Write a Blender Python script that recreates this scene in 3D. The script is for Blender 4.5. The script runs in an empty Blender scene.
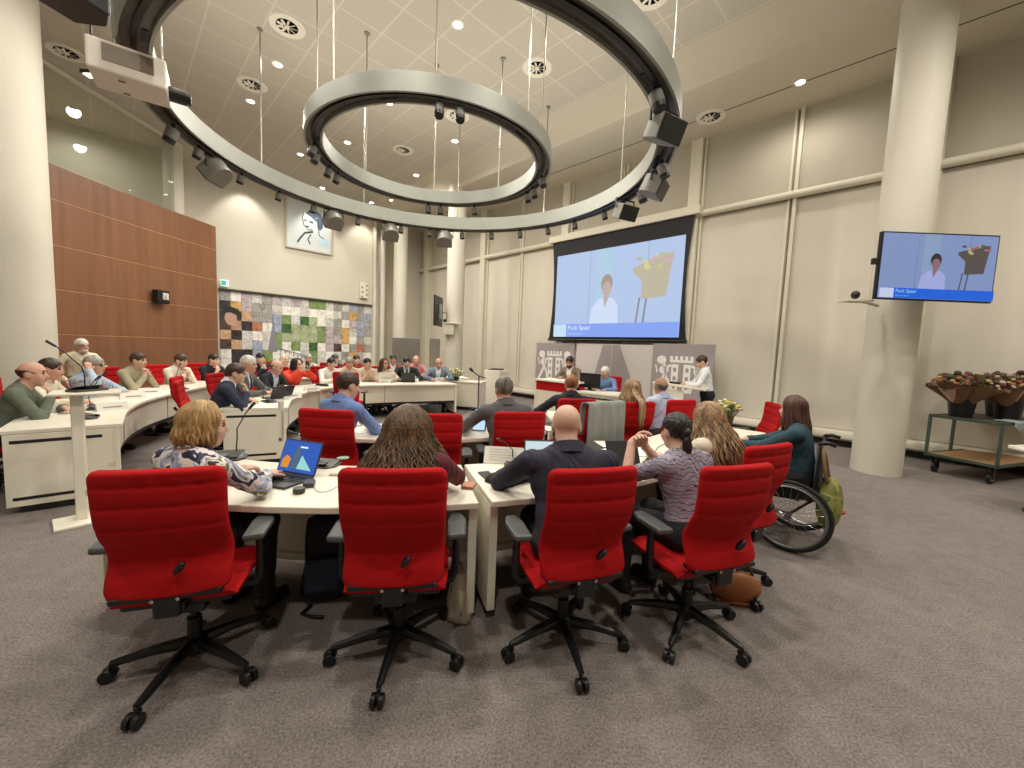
import bpy, bmesh, math, random
EXPOSURE = 0.16
import numpy as np
from mathutils import Vector, Matrix
random.seed(4); RNG = np.random.default_rng(7)
SC = bpy.context.scene
COL = SC.collection
R = math.radians
PI = math.pi

# ------------------------------------------------------------------ materials
def lin(c):
    return tuple((x/12.92 if x <= .04045 else ((x+.055)/1.055)**2.4) for x in c)
def rgb(r, g, b):
    return lin((r/255, g/255, b/255))
MATS = {}
def mat(name, col, rough=.6, metal=0., bump=0., bscale=200., var=0., vscale=8., emit=0., spec=.5, alpha=1., trans=0., stretch=None):
    if name in MATS: return MATS[name]
    m = bpy.data.materials.new(name); m.use_nodes = True
    nt = m.node_tree; b = nt.nodes['Principled BSDF']
    c = rgb(*col)
    b.inputs['Base Color'].default_value = (*c, 1)
    b.inputs['Roughness'].default_value = rough
    b.inputs['Metallic'].default_value = metal
    b.inputs['Specular IOR Level'].default_value = spec
    b.inputs['Alpha'].default_value = alpha
    b.inputs['Transmission Weight'].default_value = trans
    if emit:
        b.inputs['Emission Color'].default_value = (*c, 1)
        b.inputs['Emission Strength'].default_value = emit
    if bump or var:
        tc = nt.nodes.new('ShaderNodeTexCoord')
        src = tc.outputs['Object']
        if stretch:
            mp = nt.nodes.new('ShaderNodeMapping'); mp.inputs['Scale'].default_value = stretch
            nt.links.new(src, mp.inputs[0]); src = mp.outputs[0]
    if var:
        n = nt.nodes.new('ShaderNodeTexNoise'); n.inputs['Scale'].default_value = vscale; n.inputs['Detail'].default_value = 6
        nt.links.new(src, n.inputs['Vector'])
        r = nt.nodes.new('ShaderNodeValToRGB')
        r.color_ramp.elements[0].position = .3; r.color_ramp.elements[1].position = .7
        r.color_ramp.elements[0].color = (*[x*(1-var) for x in c], 1)
        r.color_ramp.elements[1].color = (*[min(1, x*(1+var)) for x in c], 1)
        nt.links.new(n.outputs['Fac'], r.inputs[0]); nt.links.new(r.outputs[0], b.inputs['Base Color'])
    if bump:
        n2 = nt.nodes.new('ShaderNodeTexNoise'); n2.inputs['Scale'].default_value = bscale; n2.inputs['Detail'].default_value = 3
        nt.links.new(src, n2.inputs['Vector'])
        bp = nt.nodes.new('ShaderNodeBump'); bp.inputs['Strength'].default_value = bump; bp.inputs['Distance'].default_value = .01
        nt.links.new(n2.outputs['Fac'], bp.inputs['Height']); nt.links.new(bp.outputs[0], b.inputs['Normal'])
    if name.startswith('screen_') and emit: b.inputs['Base Color'].default_value = (.015, .015, .02, 1)
    MATS[name] = m
    return m
def ramp_mat(name, stops, scale, kind='noise', rough=.75, detail=3, distort=0., stretch=None, const=True, rot=None):
    """a printed / patterned cloth or a veneer"""
    if name in MATS: return MATS[name]
    m = bpy.data.materials.new(name); m.use_nodes = True
    nt = m.node_tree; b = nt.nodes['Principled BSDF']; b.inputs['Roughness'].default_value = rough
    tc = nt.nodes.new('ShaderNodeTexCoord'); mp = nt.nodes.new('ShaderNodeMapping')
    if stretch: mp.inputs['Scale'].default_value = stretch
    if rot: mp.inputs['Rotation'].default_value = rot
    nt.links.new(tc.outputs['Object'], mp.inputs[0])
    if kind == 'noise':
        t = nt.nodes.new('ShaderNodeTexNoise'); t.inputs['Detail'].default_value = detail; t.inputs['Distortion'].default_value = distort; o = t.outputs['Fac']
    elif kind == 'voronoi':
        t = nt.nodes.new('ShaderNodeTexVoronoi'); o = t.outputs['Distance']
    else:
        t = nt.nodes.new('ShaderNodeTexWave'); t.inputs['Distortion'].default_value = distort; o = t.outputs['Fac']
        t.inputs['Detail'].default_value = detail
        if kind == 'wavez': t.bands_direction = 'Z'
    t.inputs['Scale'].default_value = scale
    nt.links.new(mp.outputs[0], t.inputs['Vector'])
    r = nt.nodes.new('ShaderNodeValToRGB'); cr = r.color_ramp
    if const: cr.interpolation = 'CONSTANT'
    while len(cr.elements) < len(stops): cr.elements.new(.5)
    for e, (p, c) in zip(cr.elements, stops): e.position = p; e.color = (*rgb(*c), 1)
    nt.links.new(o, r.inputs[0]); nt.links.new(r.outputs[0], b.inputs['Base Color'])
    MATS[name] = m
    return m

# ------------------------------------------------------------------ mesh builder
class MB:
    def __init__(s): s.v = []; s.f = []; s.m = []; s.T = Matrix.Identity(4)
    def add(s, vs, fs, m=0):
        o = len(s.v); T = s.T
        s.v += [tuple(T @ Vector(v)) for v in vs]
        s.f += [tuple(i+o for i in f) for f in fs]; s.m += [m]*len(fs); return s
    def box(s, c, d, rz=0, rx=0, ry=0, m=0):
        M = Matrix.Translation(c) @ Matrix.Rotation(rz, 4, 'Z') @ Matrix.Rotation(ry, 4, 'Y') @ Matrix.Rotation(rx, 4, 'X')
        x, y, z = d[0]/2, d[1]/2, d[2]/2
        vs = [M @ Vector((a*x, b*y, e*z)) for a in (-1, 1) for b in (-1, 1) for e in (-1, 1)]
        return s.add(vs, [(0,1,3,2),(4,6,7,5),(0,4,5,1),(2,3,7,6),(0,2,6,4),(1,5,7,3)], m)
    def prism(s, poly, z0, z1, m=0):
        a = sum(poly[i][0]*poly[(i+1) % len(poly)][1]-poly[(i+1) % len(poly)][0]*poly[i][1] for i in range(len(poly)))
        if a < 0: poly = poly[::-1]
        n = len(poly)
        vs = [(x, y, z0) for x, y in poly]+[(x, y, z1) for x, y in poly]
        fs = [tuple(range(n-1, -1, -1)), tuple(range(n, 2*n))]+[(i, (i+1) % n, n+(i+1) % n, n+i) for i in range(n)]
        return s.add(vs, fs, m)
    def cyl(s, a, b, r0, r1=None, n=16, m=0, cap=True):
        r1 = r0 if r1 is None else r1
        return s.tube([a, b], [r0, r1], n, m, cap)
    def tube(s, pts, r, n=8, m=0, cap=True, closed=False):
        P = [Vector(p) for p in pts]; k = len(P)
        rr = r if isinstance(r, (list, tuple)) else [r]*k
        vs = []; up = None
        for i in range(k):
            if closed: t = P[(i+1) % k]-P[i-1]
            else: t = P[min(i+1, k-1)]-P[max(i-1, 0)]
            t = t.normalized() if t.length > 1e-9 else Vector((0, 0, 1))
            if up is None: up = Vector((0, 0, 1)) if abs(t.z) < .9 else Vector((1, 0, 0))
            u = t.cross(up); u = u.normalized() if u.length > 1e-6 else t.orthogonal().normalized()
            w = u.cross(t).normalized(); up = w
            vs += [P[i]+(u*math.cos(2*PI*j/n)+w*math.sin(2*PI*j/n))*rr[i] for j in range(n)]
        fs = []
        for i in range(k if closed else k-1):
            i2 = (i+1) % k
            fs += [(i*n+j, i*n+(j+1) % n, i2*n+(j+1) % n, i2*n+j) for j in range(n)]
        if cap and not closed: fs += [tuple(range(n-1, -1, -1)), tuple((k-1)*n+j for j in range(n))]
        return s.add(vs, fs, m)
    def lathe(s, prof, n=24, m=0, c=(0, 0, 0)):
        vs = []; fs = []; k = len(prof)
        for r, z in prof: vs += [(c[0]+r*math.cos(2*PI*j/n), c[1]+r*math.sin(2*PI*j/n), c[2]+z) for j in range(n)]
        for i in range(k-1): fs += [(i*n+j, i*n+(j+1) % n, (i+1)*n+(j+1) % n, (i+1)*n+j) for j in range(n)]
        if prof[0][0] > 1e-4: fs.append(tuple(range(n-1, -1, -1)))
        if prof[-1][0] > 1e-4: fs.append(tuple((k-1)*n+j for j in range(n)))
        return s.add(vs, fs, m)
    def ball(s, c, r, n=12, m=0):
        r = r if isinstance(r, (tuple, list)) else (r, r, r)
        vs = []; k = n//2+1
        for i in range(k):
            th = PI*i/(k-1)
            vs += [(c[0]+r[0]*math.sin(th)*math.cos(2*PI*j/n), c[1]+r[1]*math.sin(th)*math.sin(2*PI*j/n), c[2]+r[2]*math.cos(th)) for j in range(n)]
        fs = []
        for i in range(k-1): fs += [(i*n+j, (i+1)*n+j, (i+1)*n+(j+1) % n, i*n+(j+1) % n) for j in range(n)]
        return s.add(vs, fs, m)
    def sweep(s, path, prof, m=0, closed=True):
        """profile (r offset, z) swept round a circle path given as angle list with centre: path=(cx,cy,R,[angles])"""
        cx, cy, Rr, an = path; k = len(prof); vs = []; fs = []
        for a in an: vs += [(cx+(Rr+p[0])*math.cos(a), cy+(Rr+p[0])*math.sin(a), p[1]) for p in prof]
        n = len(an)
        for i in range(n if closed else n-1):
            i2 = (i+1) % n
            fs += [(i*k+j, i2*k+j, i2*k+(j+1) % k, i*k+(j+1) % k) for j in range(k)]
        return s.add(vs, fs, m)
    def build(s, name, mats, parent=None, smooth=False, bevel=0., seg=2, angle=40, loc=None):
        me = bpy.data.meshes.new(name); me.from_pydata(s.v, [], s.f)
        if not isinstance(mats, (list, tuple)): mats = [mats]
        for x in mats: me.materials.append(x)
        me.polygons.foreach_set('material_index', s.m)
        bm = bmesh.new(); bm.from_mesh(me)
        bmesh.ops.remove_doubles(bm, verts=bm.verts, dist=1e-6)
        bmesh.ops.recalc_face_normals(bm, faces=bm.faces); bm.to_mesh(me); bm.free()
        if smooth: me.shade_smooth() if smooth is True else me.set_sharp_from_angle(angle=R(smooth))
        if smooth and smooth is not True:
            me.polygons.foreach_set('use_smooth', [True]*len(me.polygons))
        o = bpy.data.objects.new(name, me); COL.objects.link(o)
        if parent: o.parent = parent
        if loc: o.location = loc
        if bevel:
            b = o.modifiers.new('bevel', 'BEVEL'); b.width = bevel; b.segments = seg; b.limit_method = 'ANGLE'; b.angle_limit = R(angle)
        return o
def tag(o, label, cat, group=None):
    o['label'] = label; o['category'] = cat
    if group: o['group'] = group
    return o
def thing(name, label, cat, loc=(0, 0, 0), rz=0, group=None):
    o = bpy.data.objects.new(name, None); COL.objects.link(o); o.empty_display_size = .1
    o.location = loc; o.rotation_euler = (0, 0, rz)
    return tag(o, label, cat, group)
def struct(name, mb, m, **k):
    o = mb.build(name, m, **k); o['kind'] = 'structure'; return o
def copy_tree(o, parent=None):
    c = o.copy(); COL.objects.link(c)
    if parent: c.parent = parent
    for ch in list(o.children): copy_tree(ch, c)
    return c
def dup(o, label, loc, rz=0, group=None):
    c = copy_tree(o); c.location = loc; c.rotation_euler = (0, 0, rz); c['label'] = label
    if group: c['group'] = group
    return c
def text_mesh(name, body, size, m, parent, M, depth=.001, align='LEFT'):
    cu = bpy.data.curves.new(name, 'FONT'); cu.body = body; cu.size = size; cu.extrude = depth; cu.align_x = align
    t = bpy.data.objects.new(name+'_t', cu); COL.objects.link(t)
    bpy.context.view_layer.update()
    me = bpy.data.meshes.new_from_object(t.evaluated_get(bpy.context.evaluated_depsgraph_get()))
    bpy.data.objects.remove(t); me.materials.clear(); me.materials.append(m)
    me.transform(M)
    o = bpy.data.objects.new(name, me); COL.objects.link(o); o.parent = parent
    return o
A45 = R(45)
def uv(u, v, z=0): return ((u-v)*.70710678, (u+v)*.70710678, z)
def umb():
    b = MB(); b.T = Matrix.Rotation(A45, 4, 'Z'); return b     # local x = towards the screen wall, local y = towards the mosaic wall
def spline(pts, n=8):
    P = [Vector(p) for p in pts]; out = []
    P = [2*P[0]-P[1]]+P+[2*P[-1]-P[-2]]
    for i in range(1, len(P)-2):
        for j in range(n):
            t = j/n; a, b, c, d = P[i-1], P[i], P[i+1], P[i+2]
            out.append(.5*((2*b)+(c-a)*t+(2*a-5*b+4*c-d)*t*t+(3*b-a-3*c+d)*t**3))
    out.append(P[-2]); return out

# palette
WHITE_DESK = mat('white_laminate', (232, 226, 208), .35, var=.02, vscale=3)
PANEL = mat('cream_panel', (222, 214, 196), .5, var=.02, vscale=3)
BLACK = mat('black_plastic', (18, 18, 19), .4, bump=.05, bscale=400)
BLACKM = mat('black_metal', (22, 22, 23), .32, metal=.3)
DGREY = mat('dark_grey_plastic', (58, 59, 58), .45)
ARMGREY = mat('armrest_grey', (74, 76, 74), .5)
RED = mat('red_fabric', (172, 16, 19), .85, bump=.25, bscale=700, var=.08, vscale=30, spec=.2)
WALLM = mat('wall_paint', (200, 194, 177), .8, var=.015, vscale=1.2)
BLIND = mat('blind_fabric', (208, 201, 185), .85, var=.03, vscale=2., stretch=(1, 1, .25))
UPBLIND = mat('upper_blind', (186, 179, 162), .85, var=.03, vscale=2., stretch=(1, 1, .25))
TRIMM = mat('trim_paint', (214, 208, 188), .55, var=.01)
COLM = mat('column_paint', (204, 198, 182), .6, var=.015, vscale=1.5)
CHROME = mat('chrome', (190, 190, 188), .2, metal=1)
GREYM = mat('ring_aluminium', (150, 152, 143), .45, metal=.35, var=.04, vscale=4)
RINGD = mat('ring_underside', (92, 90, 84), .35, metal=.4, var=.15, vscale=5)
PAPER = mat('paper', (232, 228, 218), .8, var=.01)
GLASS = mat('clear_glass', (235, 240, 235), .03, trans=1.)

# ------------------------------------------------------------------ room shell
def room():
    # carpet
    m = bpy.data.materials.new('carpet'); m.use_nodes = True; nt = m.node_tree; b = nt.nodes['Principled BSDF']
    b.inputs['Roughness'].default_value = .95; b.inputs['Specular IOR Level'].default_value = .1
    tc = nt.nodes.new('ShaderNodeTexCoord')
    n1 = nt.nodes.new('ShaderNodeTexNoise'); n1.inputs['Scale'].default_value = 90; n1.inputs['Detail'].default_value = 5
    n2 = nt.nodes.new('ShaderNodeTexNoise'); n2.inputs['Scale'].default_value = 9; n2.inputs['Detail'].default_value = 5
    for n in (n1, n2): nt.links.new(tc.outputs['Object'], n.inputs['Vector'])
    mx = nt.nodes.new('ShaderNodeMix'); mx.data_type = 'FLOAT'; mx.inputs[0].default_value = .2
    nt.links.new(n1.outputs['Fac'], mx.inputs[2]); nt.links.new(n2.outputs['Fac'], mx.inputs[3])
    rp = nt.nodes.new('ShaderNodeValToRGB'); rp.color_ramp.elements[0].position = .3; rp.color_ramp.elements[1].position = .7
    rp.color_ramp.elements[0].color = (*rgb(94, 86, 82), 1); rp.color_ramp.elements[1].color = (*rgb(152, 143, 138), 1)
    nt.links.new(mx.outputs[0], rp.inputs[0]); nt.links.new(rp.outputs[0], b.inputs['Base Color'])
    bp = nt.nodes.new('ShaderNodeBump'); bp.inputs['Strength'].default_value = .5; bp.inputs['Distance'].default_value = .01
    nt.links.new(n1.outputs['Fac'], bp.inputs['Height']); nt.links.new(bp.outputs[0], b.inputs['Normal'])
    fb = umb(); fb.box((1.5, 5, -.05), (17.4, 23, .1)); struct('floor', fb, m)
    # ceiling: tiled plane, sloped cove, soffit along the screen wall
    cm = bpy.data.materials.new('ceiling_tiles'); cm.use_nodes = True; nt = cm.node_tree; b = nt.nodes['Principled BSDF']; b.inputs['Roughness'].default_value = .85
    tc = nt.nodes.new('ShaderNodeTexCoord'); mp = nt.nodes.new('ShaderNodeMapping'); mp.inputs['Rotation'].default_value = (0, 0, -A45)
    mp.inputs['Location'].default_value = (.2, .35, 0)
    br = nt.nodes.new('ShaderNodeTexBrick'); br.offset = 0; br.inputs['Scale'].default_value = 1
    br.inputs['Brick Width'].default_value = .74; br.inputs['Row Height'].default_value = .74; br.inputs['Mortar Size'].default_value = .018; br.inputs['Mortar Smooth'].default_value = .2
    br.inputs['Color1'].default_value = (*rgb(188, 181, 165), 1); br.inputs['Color2'].default_value = (*rgb(185, 178, 162), 1); br.inputs['Mortar'].default_value = (*rgb(201, 194, 178), 1)
    nt.links.new(tc.outputs['Object'], mp.inputs[0]); nt.links.new(mp.outputs[0], br.inputs['Vector']); nt.links.new(br.outputs['Color'], b.inputs['Base Color'])
    cb = umb(); cb.box((.1, 5, 7.05), (14.4, 23, .1)); struct('ceiling', cb, cm)
    smat = mat('soffit_plaster', (198, 190, 170), .8, var=.01)
    sb = umb(); sb.T = sb.T @ Matrix.Rotation(PI/2, 4, 'X')   # local x=u, y=z(height), z=-v
    sb.prism([(7.25, 7.1), (7.25, 7.0), (7.5, 6.96), (7.82, 6.72), (7.9, 6.63), (10.1, 6.63), (10.1, 7.1)], -16.5, 6.5)
    struct('ceiling_soffit', sb, smat)
    g = umb(); g.box((9.0, 5, 6.627), (.02, 23, .006)); struct('trim_1', g, mat('soffit_seam', (90, 84, 74), .8))  # thin dark seam line along the soffit
    # screen wall with blinds, mullions, beam, convector
    w = umb(); w.box((10.07, 5, 3.5), (.2, 23, 7.2)); struct('wall_right', w, mat('blind_backing', (150, 145, 130), .8))
    vs = [15.38, 13.48, 11.58, 9.68, 7.78, 5.88, 4.0, 2.05, .15, -1.75, -3.65, -5.55]
    edges = [16.0]+vs+[-6.5]
    for i in range(len(edges)-1):
        a, c = edges[i], edges[i+1]
        p = umb(); p.box((9.955, (a+c)/2, 2.6), (.03, abs(a-c)-.05, 4.56)); struct('wall_right_blind', p, BLIND)
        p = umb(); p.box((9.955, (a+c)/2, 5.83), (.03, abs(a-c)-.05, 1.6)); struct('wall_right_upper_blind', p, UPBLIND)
    for i, v in enumerate(vs):
        p = umb()
        if i % 2 == 0: p.box((9.86, v, 3.4), (.2, .26, 6.5)); p.box((9.9, v-.17, 3.4), (.08, .05, 6.5))
        else: p.box((9.91, v-.05, 3.4), (.09, .07, 6.5)); p.box((9.92, v+.06, 3.4), (.06, .05, 6.5))
        struct('wall_right_mullion', p, TRIMM, bevel=.01)
    p = umb(); p.cyl((9.84, -6.5, 4.95), (9.84, 16, 4.95), .075, n=16); p.box((9.92, 4.75, 4.95), (.14, 22.5, .06)); struct('wall_right_beam', p, TRIMM, smooth=40)
    p = umb(); p.T = p.T @ Matrix.Rotation(PI/2, 4, 'X')
    p.prism([(9.8, .13), (9.75, .17), (9.74, .24), (9.77, .29), (9.83, .31), (9.96, .31), (9.96, .13)], -16, 6.5); struct('baseboard_right', p, TRIMM, smooth=40)
    p = umb(); p.box((9.93, 4.75, .065), (.05, 22.5, .13)); struct('convector_gap_shade', p, mat('plinth_shadow', (50, 46, 42), .8))  # dark strip painted for the shade in the gap under the convector
    # mosaic wall, side and back walls
    w = umb(); w.box((1.6, 16.1, 3.5), (17.6, .2, 7.2)); struct('wall_far', w, WALLM)
    w = umb(); w.box((1.5, -6.6, 3.5), (17.4, .2, 7.2)); struct('wall_back', w, WALLM)
    w = umb(); w.box((-7.1, 5, 3.5), (.2, 23, 7.2)); struct('wall_left', w, WALLM)
    p = umb(); p.box((7.66, 15.9, 3.5), (.1, .24, 7)); struct('trim_3', p, TRIMM, bevel=.01)
    p = umb(); p.box((5.05, 15.93, 3.19), (5.15, .12, .05)); struct('trim_4', p, mat('dark_slot', (70, 66, 58), .7))
    # columns
    for i, (u, v, r) in enumerate([(8.06, .28, .295), (8.05, 10.85, .29), (8.05, 14.45, .26)]):
        c = MB(); x, y, _ = uv(u, v); c.lathe([(r, 0), (r, 7.0)], 40, c=(x, y, 0)); o = struct('column_right' if i == 0 else 'column_far', c, COLM, smooth=40)
    c = MB(); c.lathe([(.55, 0), (.55, 7.0)], 48, c=(-8.1, 6.4, 0)); struct('column_left', c, COLM, smooth=40)
    c = MB(); c.lathe([(.23, 0), (.23, 7.0)], 32, c=(-9.82, 11.75, 0)); struct('column_gallery', c, COLM, smooth=40)
    c = MB(); x, y, _ = uv(7.95, 15.7); c.lathe([(.1, 0), (.1, 7.0)], 20, c=(x, y, 0)); struct('column_slim', c, COLM, smooth=40)
    # curved wood wall (gallery front) and glazing above
    wood = ramp_mat('wood_veneer', [(0, (98, 64, 43)), (.35, (117, 78, 52)), (.65, (130, 88, 61)), (1, (106, 70, 47))], 1.6, 'noise', .42, 4, 1.2, (3., 3., .18), const=False)
    wl = spline([(-9.35, 3.2), (-9.43, 6.0), (-9.45, 8.0), (-9.42, 10.2), (-9.2, 12.5)], 6)
    zs = [0, .65, 1.55, 2.47, 3.37, 4.28, 4.98]
    for k in range(6):
        b = MB(); z0, z1 = zs[k]+.006, zs[k+1]-.006
        b.prism([(p.x, p.y) for p in wl]+[(p.x-.12, p.y) for p in reversed(wl)], z0, z1); struct('wall_wood', b, wood)
    b = MB(); b.prism([(p.x-.006, p.y) for p in wl]+[(p.x-.1, p.y) for p in reversed(wl)], 0, 4.97); struct('wall_wood_core', b, mat('wood_seam', (214, 170, 120), .5))
    b = MB(); b.box((-9.6, 9.2, 5.985), (.012, 4.6, 1.95)); g = struct('window_1', b, GLASS)
    b = MB(); b.box((-9.6, 9.0, 6.95), (.08, 5.4, .08)); b.box((-9.6, 9.0, 5.0), (.06, 5.4, .05)); struct('window_1_frame', b, TRIMM)
    b = MB(); b.box((-12.0, 8.2, 4.9), (4.6, 10, .12)); struct('floor_gallery', b, PANEL)
    yw = mat('gallery_wood', (196, 148, 84), .5, var=.06)
    b = MB(); b.box((-11.6, 9.3, 5.6), (.7, .5, 1.3), rz=.6); b.box((-11.75, 9.1, 6.5), (.6, .5, .45), rz=.6); tag(b.build('gallery_cupboard', yw, bevel=.01), 'pale yellow wooden cupboard standing behind the gallery glass', 'cupboard')
room()
# ------------------------------------------------------------------ ceiling rings with their rods, spots and loudspeakers
CX, CY = -1.35, 6.52
RZ = 4.42
def ring(label, Rr, nrod, rod0, w=.14, h=.27):
    t = thing('ring_truss', label, 'lighting truss', (CX, CY, RZ))
    an = [2*PI*i/160 for i in range(160)]
    b = MB(); b.sweep((0, 0, Rr, an), [(-w, 0), (-w, h), (w, h), (w, 0), (w-.03, 0), (w-.03, h-.05), (-w+.03, h-.05), (-w+.03, 0)])
    b.build('ring_channel', GREYM, t, smooth=30)
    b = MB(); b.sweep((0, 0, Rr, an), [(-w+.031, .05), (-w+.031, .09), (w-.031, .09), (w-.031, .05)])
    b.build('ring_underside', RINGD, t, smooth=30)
    b = MB(); b.sweep((0, 0, Rr, an), [(-.025, .02), (-.025, .049), (.025, .049), (.025, .02)])
    b.build('lighting_track', BLACK, t, smooth=30)
    for k in range(nrod):
        a = rod0+2*PI*k/nrod; x, y = Rr*math.cos(a), Rr*math.sin(a)
        b = MB(); b.cyl((x, y, h), (x, y, 7.0-RZ), .011, n=8); b.cyl((x, y, 6.98-RZ), (x, y, 7.0-RZ), .05, n=12)
        b.build('suspension_rod', mat('rod_steel', (150, 146, 132), .4, metal=.5), t)
    # power sockets seen as dark patches in the channel
    for k in range(int(10*Rr)):
        a = 2*PI*(k+.37)/int(10*Rr)
        if k % 3 == 0:
            b = MB(); b.T = Matrix.Rotation(a, 4, 'Z'); b.box((Rr-.07, 0, .045), (.05, .22, .012)); b.build('cable_tray', BLACK, t)
    return t
R_OUT, R_IN = 3.42, 1.70
ring('large outer ceiling ring truss hung above the desks', R_OUT, 10, .35)
ring('smaller inner ceiling ring truss hung inside the large ring', R_IN, 8, .2, .12, .22)

def spot(x, y, z, aim, label, grp, s=1.):
    t = thing('spotlight', label, 'spotlight', (x, y, z), aim, grp)
    b = MB(); b.cyl((0, 0, 0), (0, 0, -.07*s), .02*s, n=10); b.build('stem', BLACK, t)
    b = MB(); b.T = Matrix.Translation((0, .02*s, -.11*s)) @ Matrix.Rotation(R(20), 4, 'X')
    b.lathe([(.045*s, .06*s), (.06*s, .05*s), (.06*s, -.05*s), (.052*s, -.055*s)], 20); b.build('housing', mat('spot_grey', (112, 110, 104), .45), t, smooth=40)
    b = MB(); b.T = Matrix.Translation((0, .02*s, -.11*s)) @ Matrix.Rotation(R(20), 4, 'X'); b.lathe([(.058*s, -.05*s), (.055*s, -.095*s), (.04*s, -.085*s), (.0001, -.08*s)], 20); b.build('lens', BLACK, t, smooth=40)
    return t
def loudspeaker(x, y, z, aim, tilt, label, s=1.):
    t = thing('ceiling_loudspeaker', label, 'loudspeaker', (x, y, z), aim)
    M = Matrix.Translation((0, 0, -.24*s)) @ Matrix.Rotation(tilt, 4, 'X')
    b = MB(); b.T = M
    prof = [(-.2*s, .14*s)]+[(-.2*s*math.cos(a)*1, -.2*s*math.sin(a)+.0) for a in [PI*i/10 for i in range(11)]]+[(.2*s, .14*s)]
    b.prism([(p[0]*.95, p[1]) for p in prof], -.13*s, .13*s); b.build('cabinet', mat('speaker_grey', (120, 117, 108), .5), t, smooth=35, bevel=.01)
    b = MB(); b.T = M; b.box((0, .147*s, 0), (.37*s, .018*s, .25*s)); b.build('grille', BLACK, t, bevel=.008)
    b = MB(); b.tube([(-.21*s, 0, -.2*s), (-.21*s, 0, -.03), (.21*s, 0, -.03), (.21*s, 0, -.2*s)], .016, n=6); b.cyl((0, 0, -.03), (0, 0, .0), .03, n=10); b.build('bracket', BLACK, t)
    return t
def onring(deg, Rr, off=0): a = R(deg); return CX+(Rr+off)*math.cos(a), CY+(Rr+off)*math.sin(a)
for i, d in enumerate([196, 186, 171, 158, 146, 130, 114, 103, 90, 78, 66, 54, 42, 28, 8, -8, -37, 222]):
    x, y = onring(d, R_OUT); big = d in (-8, -37, 8, 196)
    spot(x, y, RZ, R(d-90), 'small dark spotlight on the track of the large ceiling ring', 'spotlights on the large ring', 1.25 if big else .95)
for i, d in enumerate([283, 291, 200, 192, 176, 168, 105, 97, 74, 30, 22, 6]):
    x, y = onring(d, R_IN)
    spot(x, y, RZ, R(d-90), 'small dark spotlight on the track of the inner ceiling ring', 'spotlights on the inner ring', .95)
SPK = [(180, 40, 'grey loudspeaker on the large ring, nearest the gallery glass'),
       (139, 40, 'grey loudspeaker on the large ring, overlapping the framed portrait'),
       (118, 35, 'grey loudspeaker on the large ring, just right of the framed portrait'),
       (97, 30, 'grey loudspeaker on the far side of the large ring, left of the hall column'),
       (17, 25, 'black faced loudspeaker on the large ring just above the projection screen'),
       (-2, 25, 'black faced loudspeaker on the large ring near the wall pilaster beside the screen'),
       (-30, 25, 'biggest black faced loudspeaker, on the part of the large ring nearest the camera')]
for d, tl, lb in SPK:
    x, y = onring(d, R_OUT); aim = R(d-90) if d > 60 else R(d+ (60 if d < 0 else 10)-180)
    loudspeaker(x, y, RZ, aim, R(-tl), lb, .95 if d > 60 else 1.0)
# projector on the near left of the ring
t = thing('projector', 'large white projector on the near left of the ceiling ring', 'projector', (-3.86, 4.16, 3.98), R(36))
b = MB(); b.box((0, 0, .17), (.56, .42, .28)); b.build('housing', mat('projector_white', (214, 204, 190), .5), t, bevel=.02)
b = MB(); b.box((-.04, -.212, .2), (.26, .006, .15)); b.build('vent_grille', mat('vent_grey', (140, 128, 112), .6), t)
b = MB(); b.box((.14, -.212, .2), (.10, .007, .15)); b.build('terminal_panel', mat('terminal_brown', (116, 98, 84), .6), t)
b = MB(); b.cyl((.28, .05, .12), (.42, .05, .12), .07, n=20); b.cyl((.42, .05, .12), (.46, .05, .12), .058, n=20); b.build('lens', BLACK, t, smooth=40)
for yy in (-.12, .12):
    b = MB(); b.box((-.05, yy, .018), (.05, .012, .008)); b.build('vent_slot', mat('slot_brown', (110, 90, 74), .7), t)
b = MB(); b.cyl((-.1, 0, .32), (-.1, 0, 2.95), .025, n=10); b.cyl((.14, .1, .32), (.14, .1, 2.95), .012, n=8); b.build('mounting_pole', mat('rod_steel', (150, 146, 132), .4), t)
t = thing('equipment_box', 'black angular cable box hung left above the projector', 'equipment box', (-4.45, 4.25, 4.95))
b = MB(); b.prism([(-.28, -.16), (.2, -.2), (.28, .05), (.1, .2), (-.2, .16)], -.18, .2); b.build('case', BLACK, t, bevel=.02)
b = MB(); b.box((-.05, -.21, .03), (.2, .02, .16), rz=.05); b.build('cover_plate', mat('vent_grey', (140, 128, 112), .6), t)
b = MB(); b.cyl((0, 0, .2), (0, 0, 1.85), .015, n=8); b.build('mounting_pole', BLACK, t)
t = thing('framed_lamp', 'small black framed lamp beside the projector', 'lamp', (-5.6, 5.5, 4.95))
b = MB(); b.box((0, 0, 0), (.2, .14, .04)); b.build('frame', BLACK, t); b = MB(); b.box((0, -.01, -.025), (.15, .09, .015)); b.build('lamp', mat('lamp_glow_soft', (255, 244, 225), .5, emit=2.5), t)
b = MB(); b.cyl((0, 0, .02), (0, 0, 2.05), .012, n=8); b.build('mounting_pole', BLACK, t)

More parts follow.
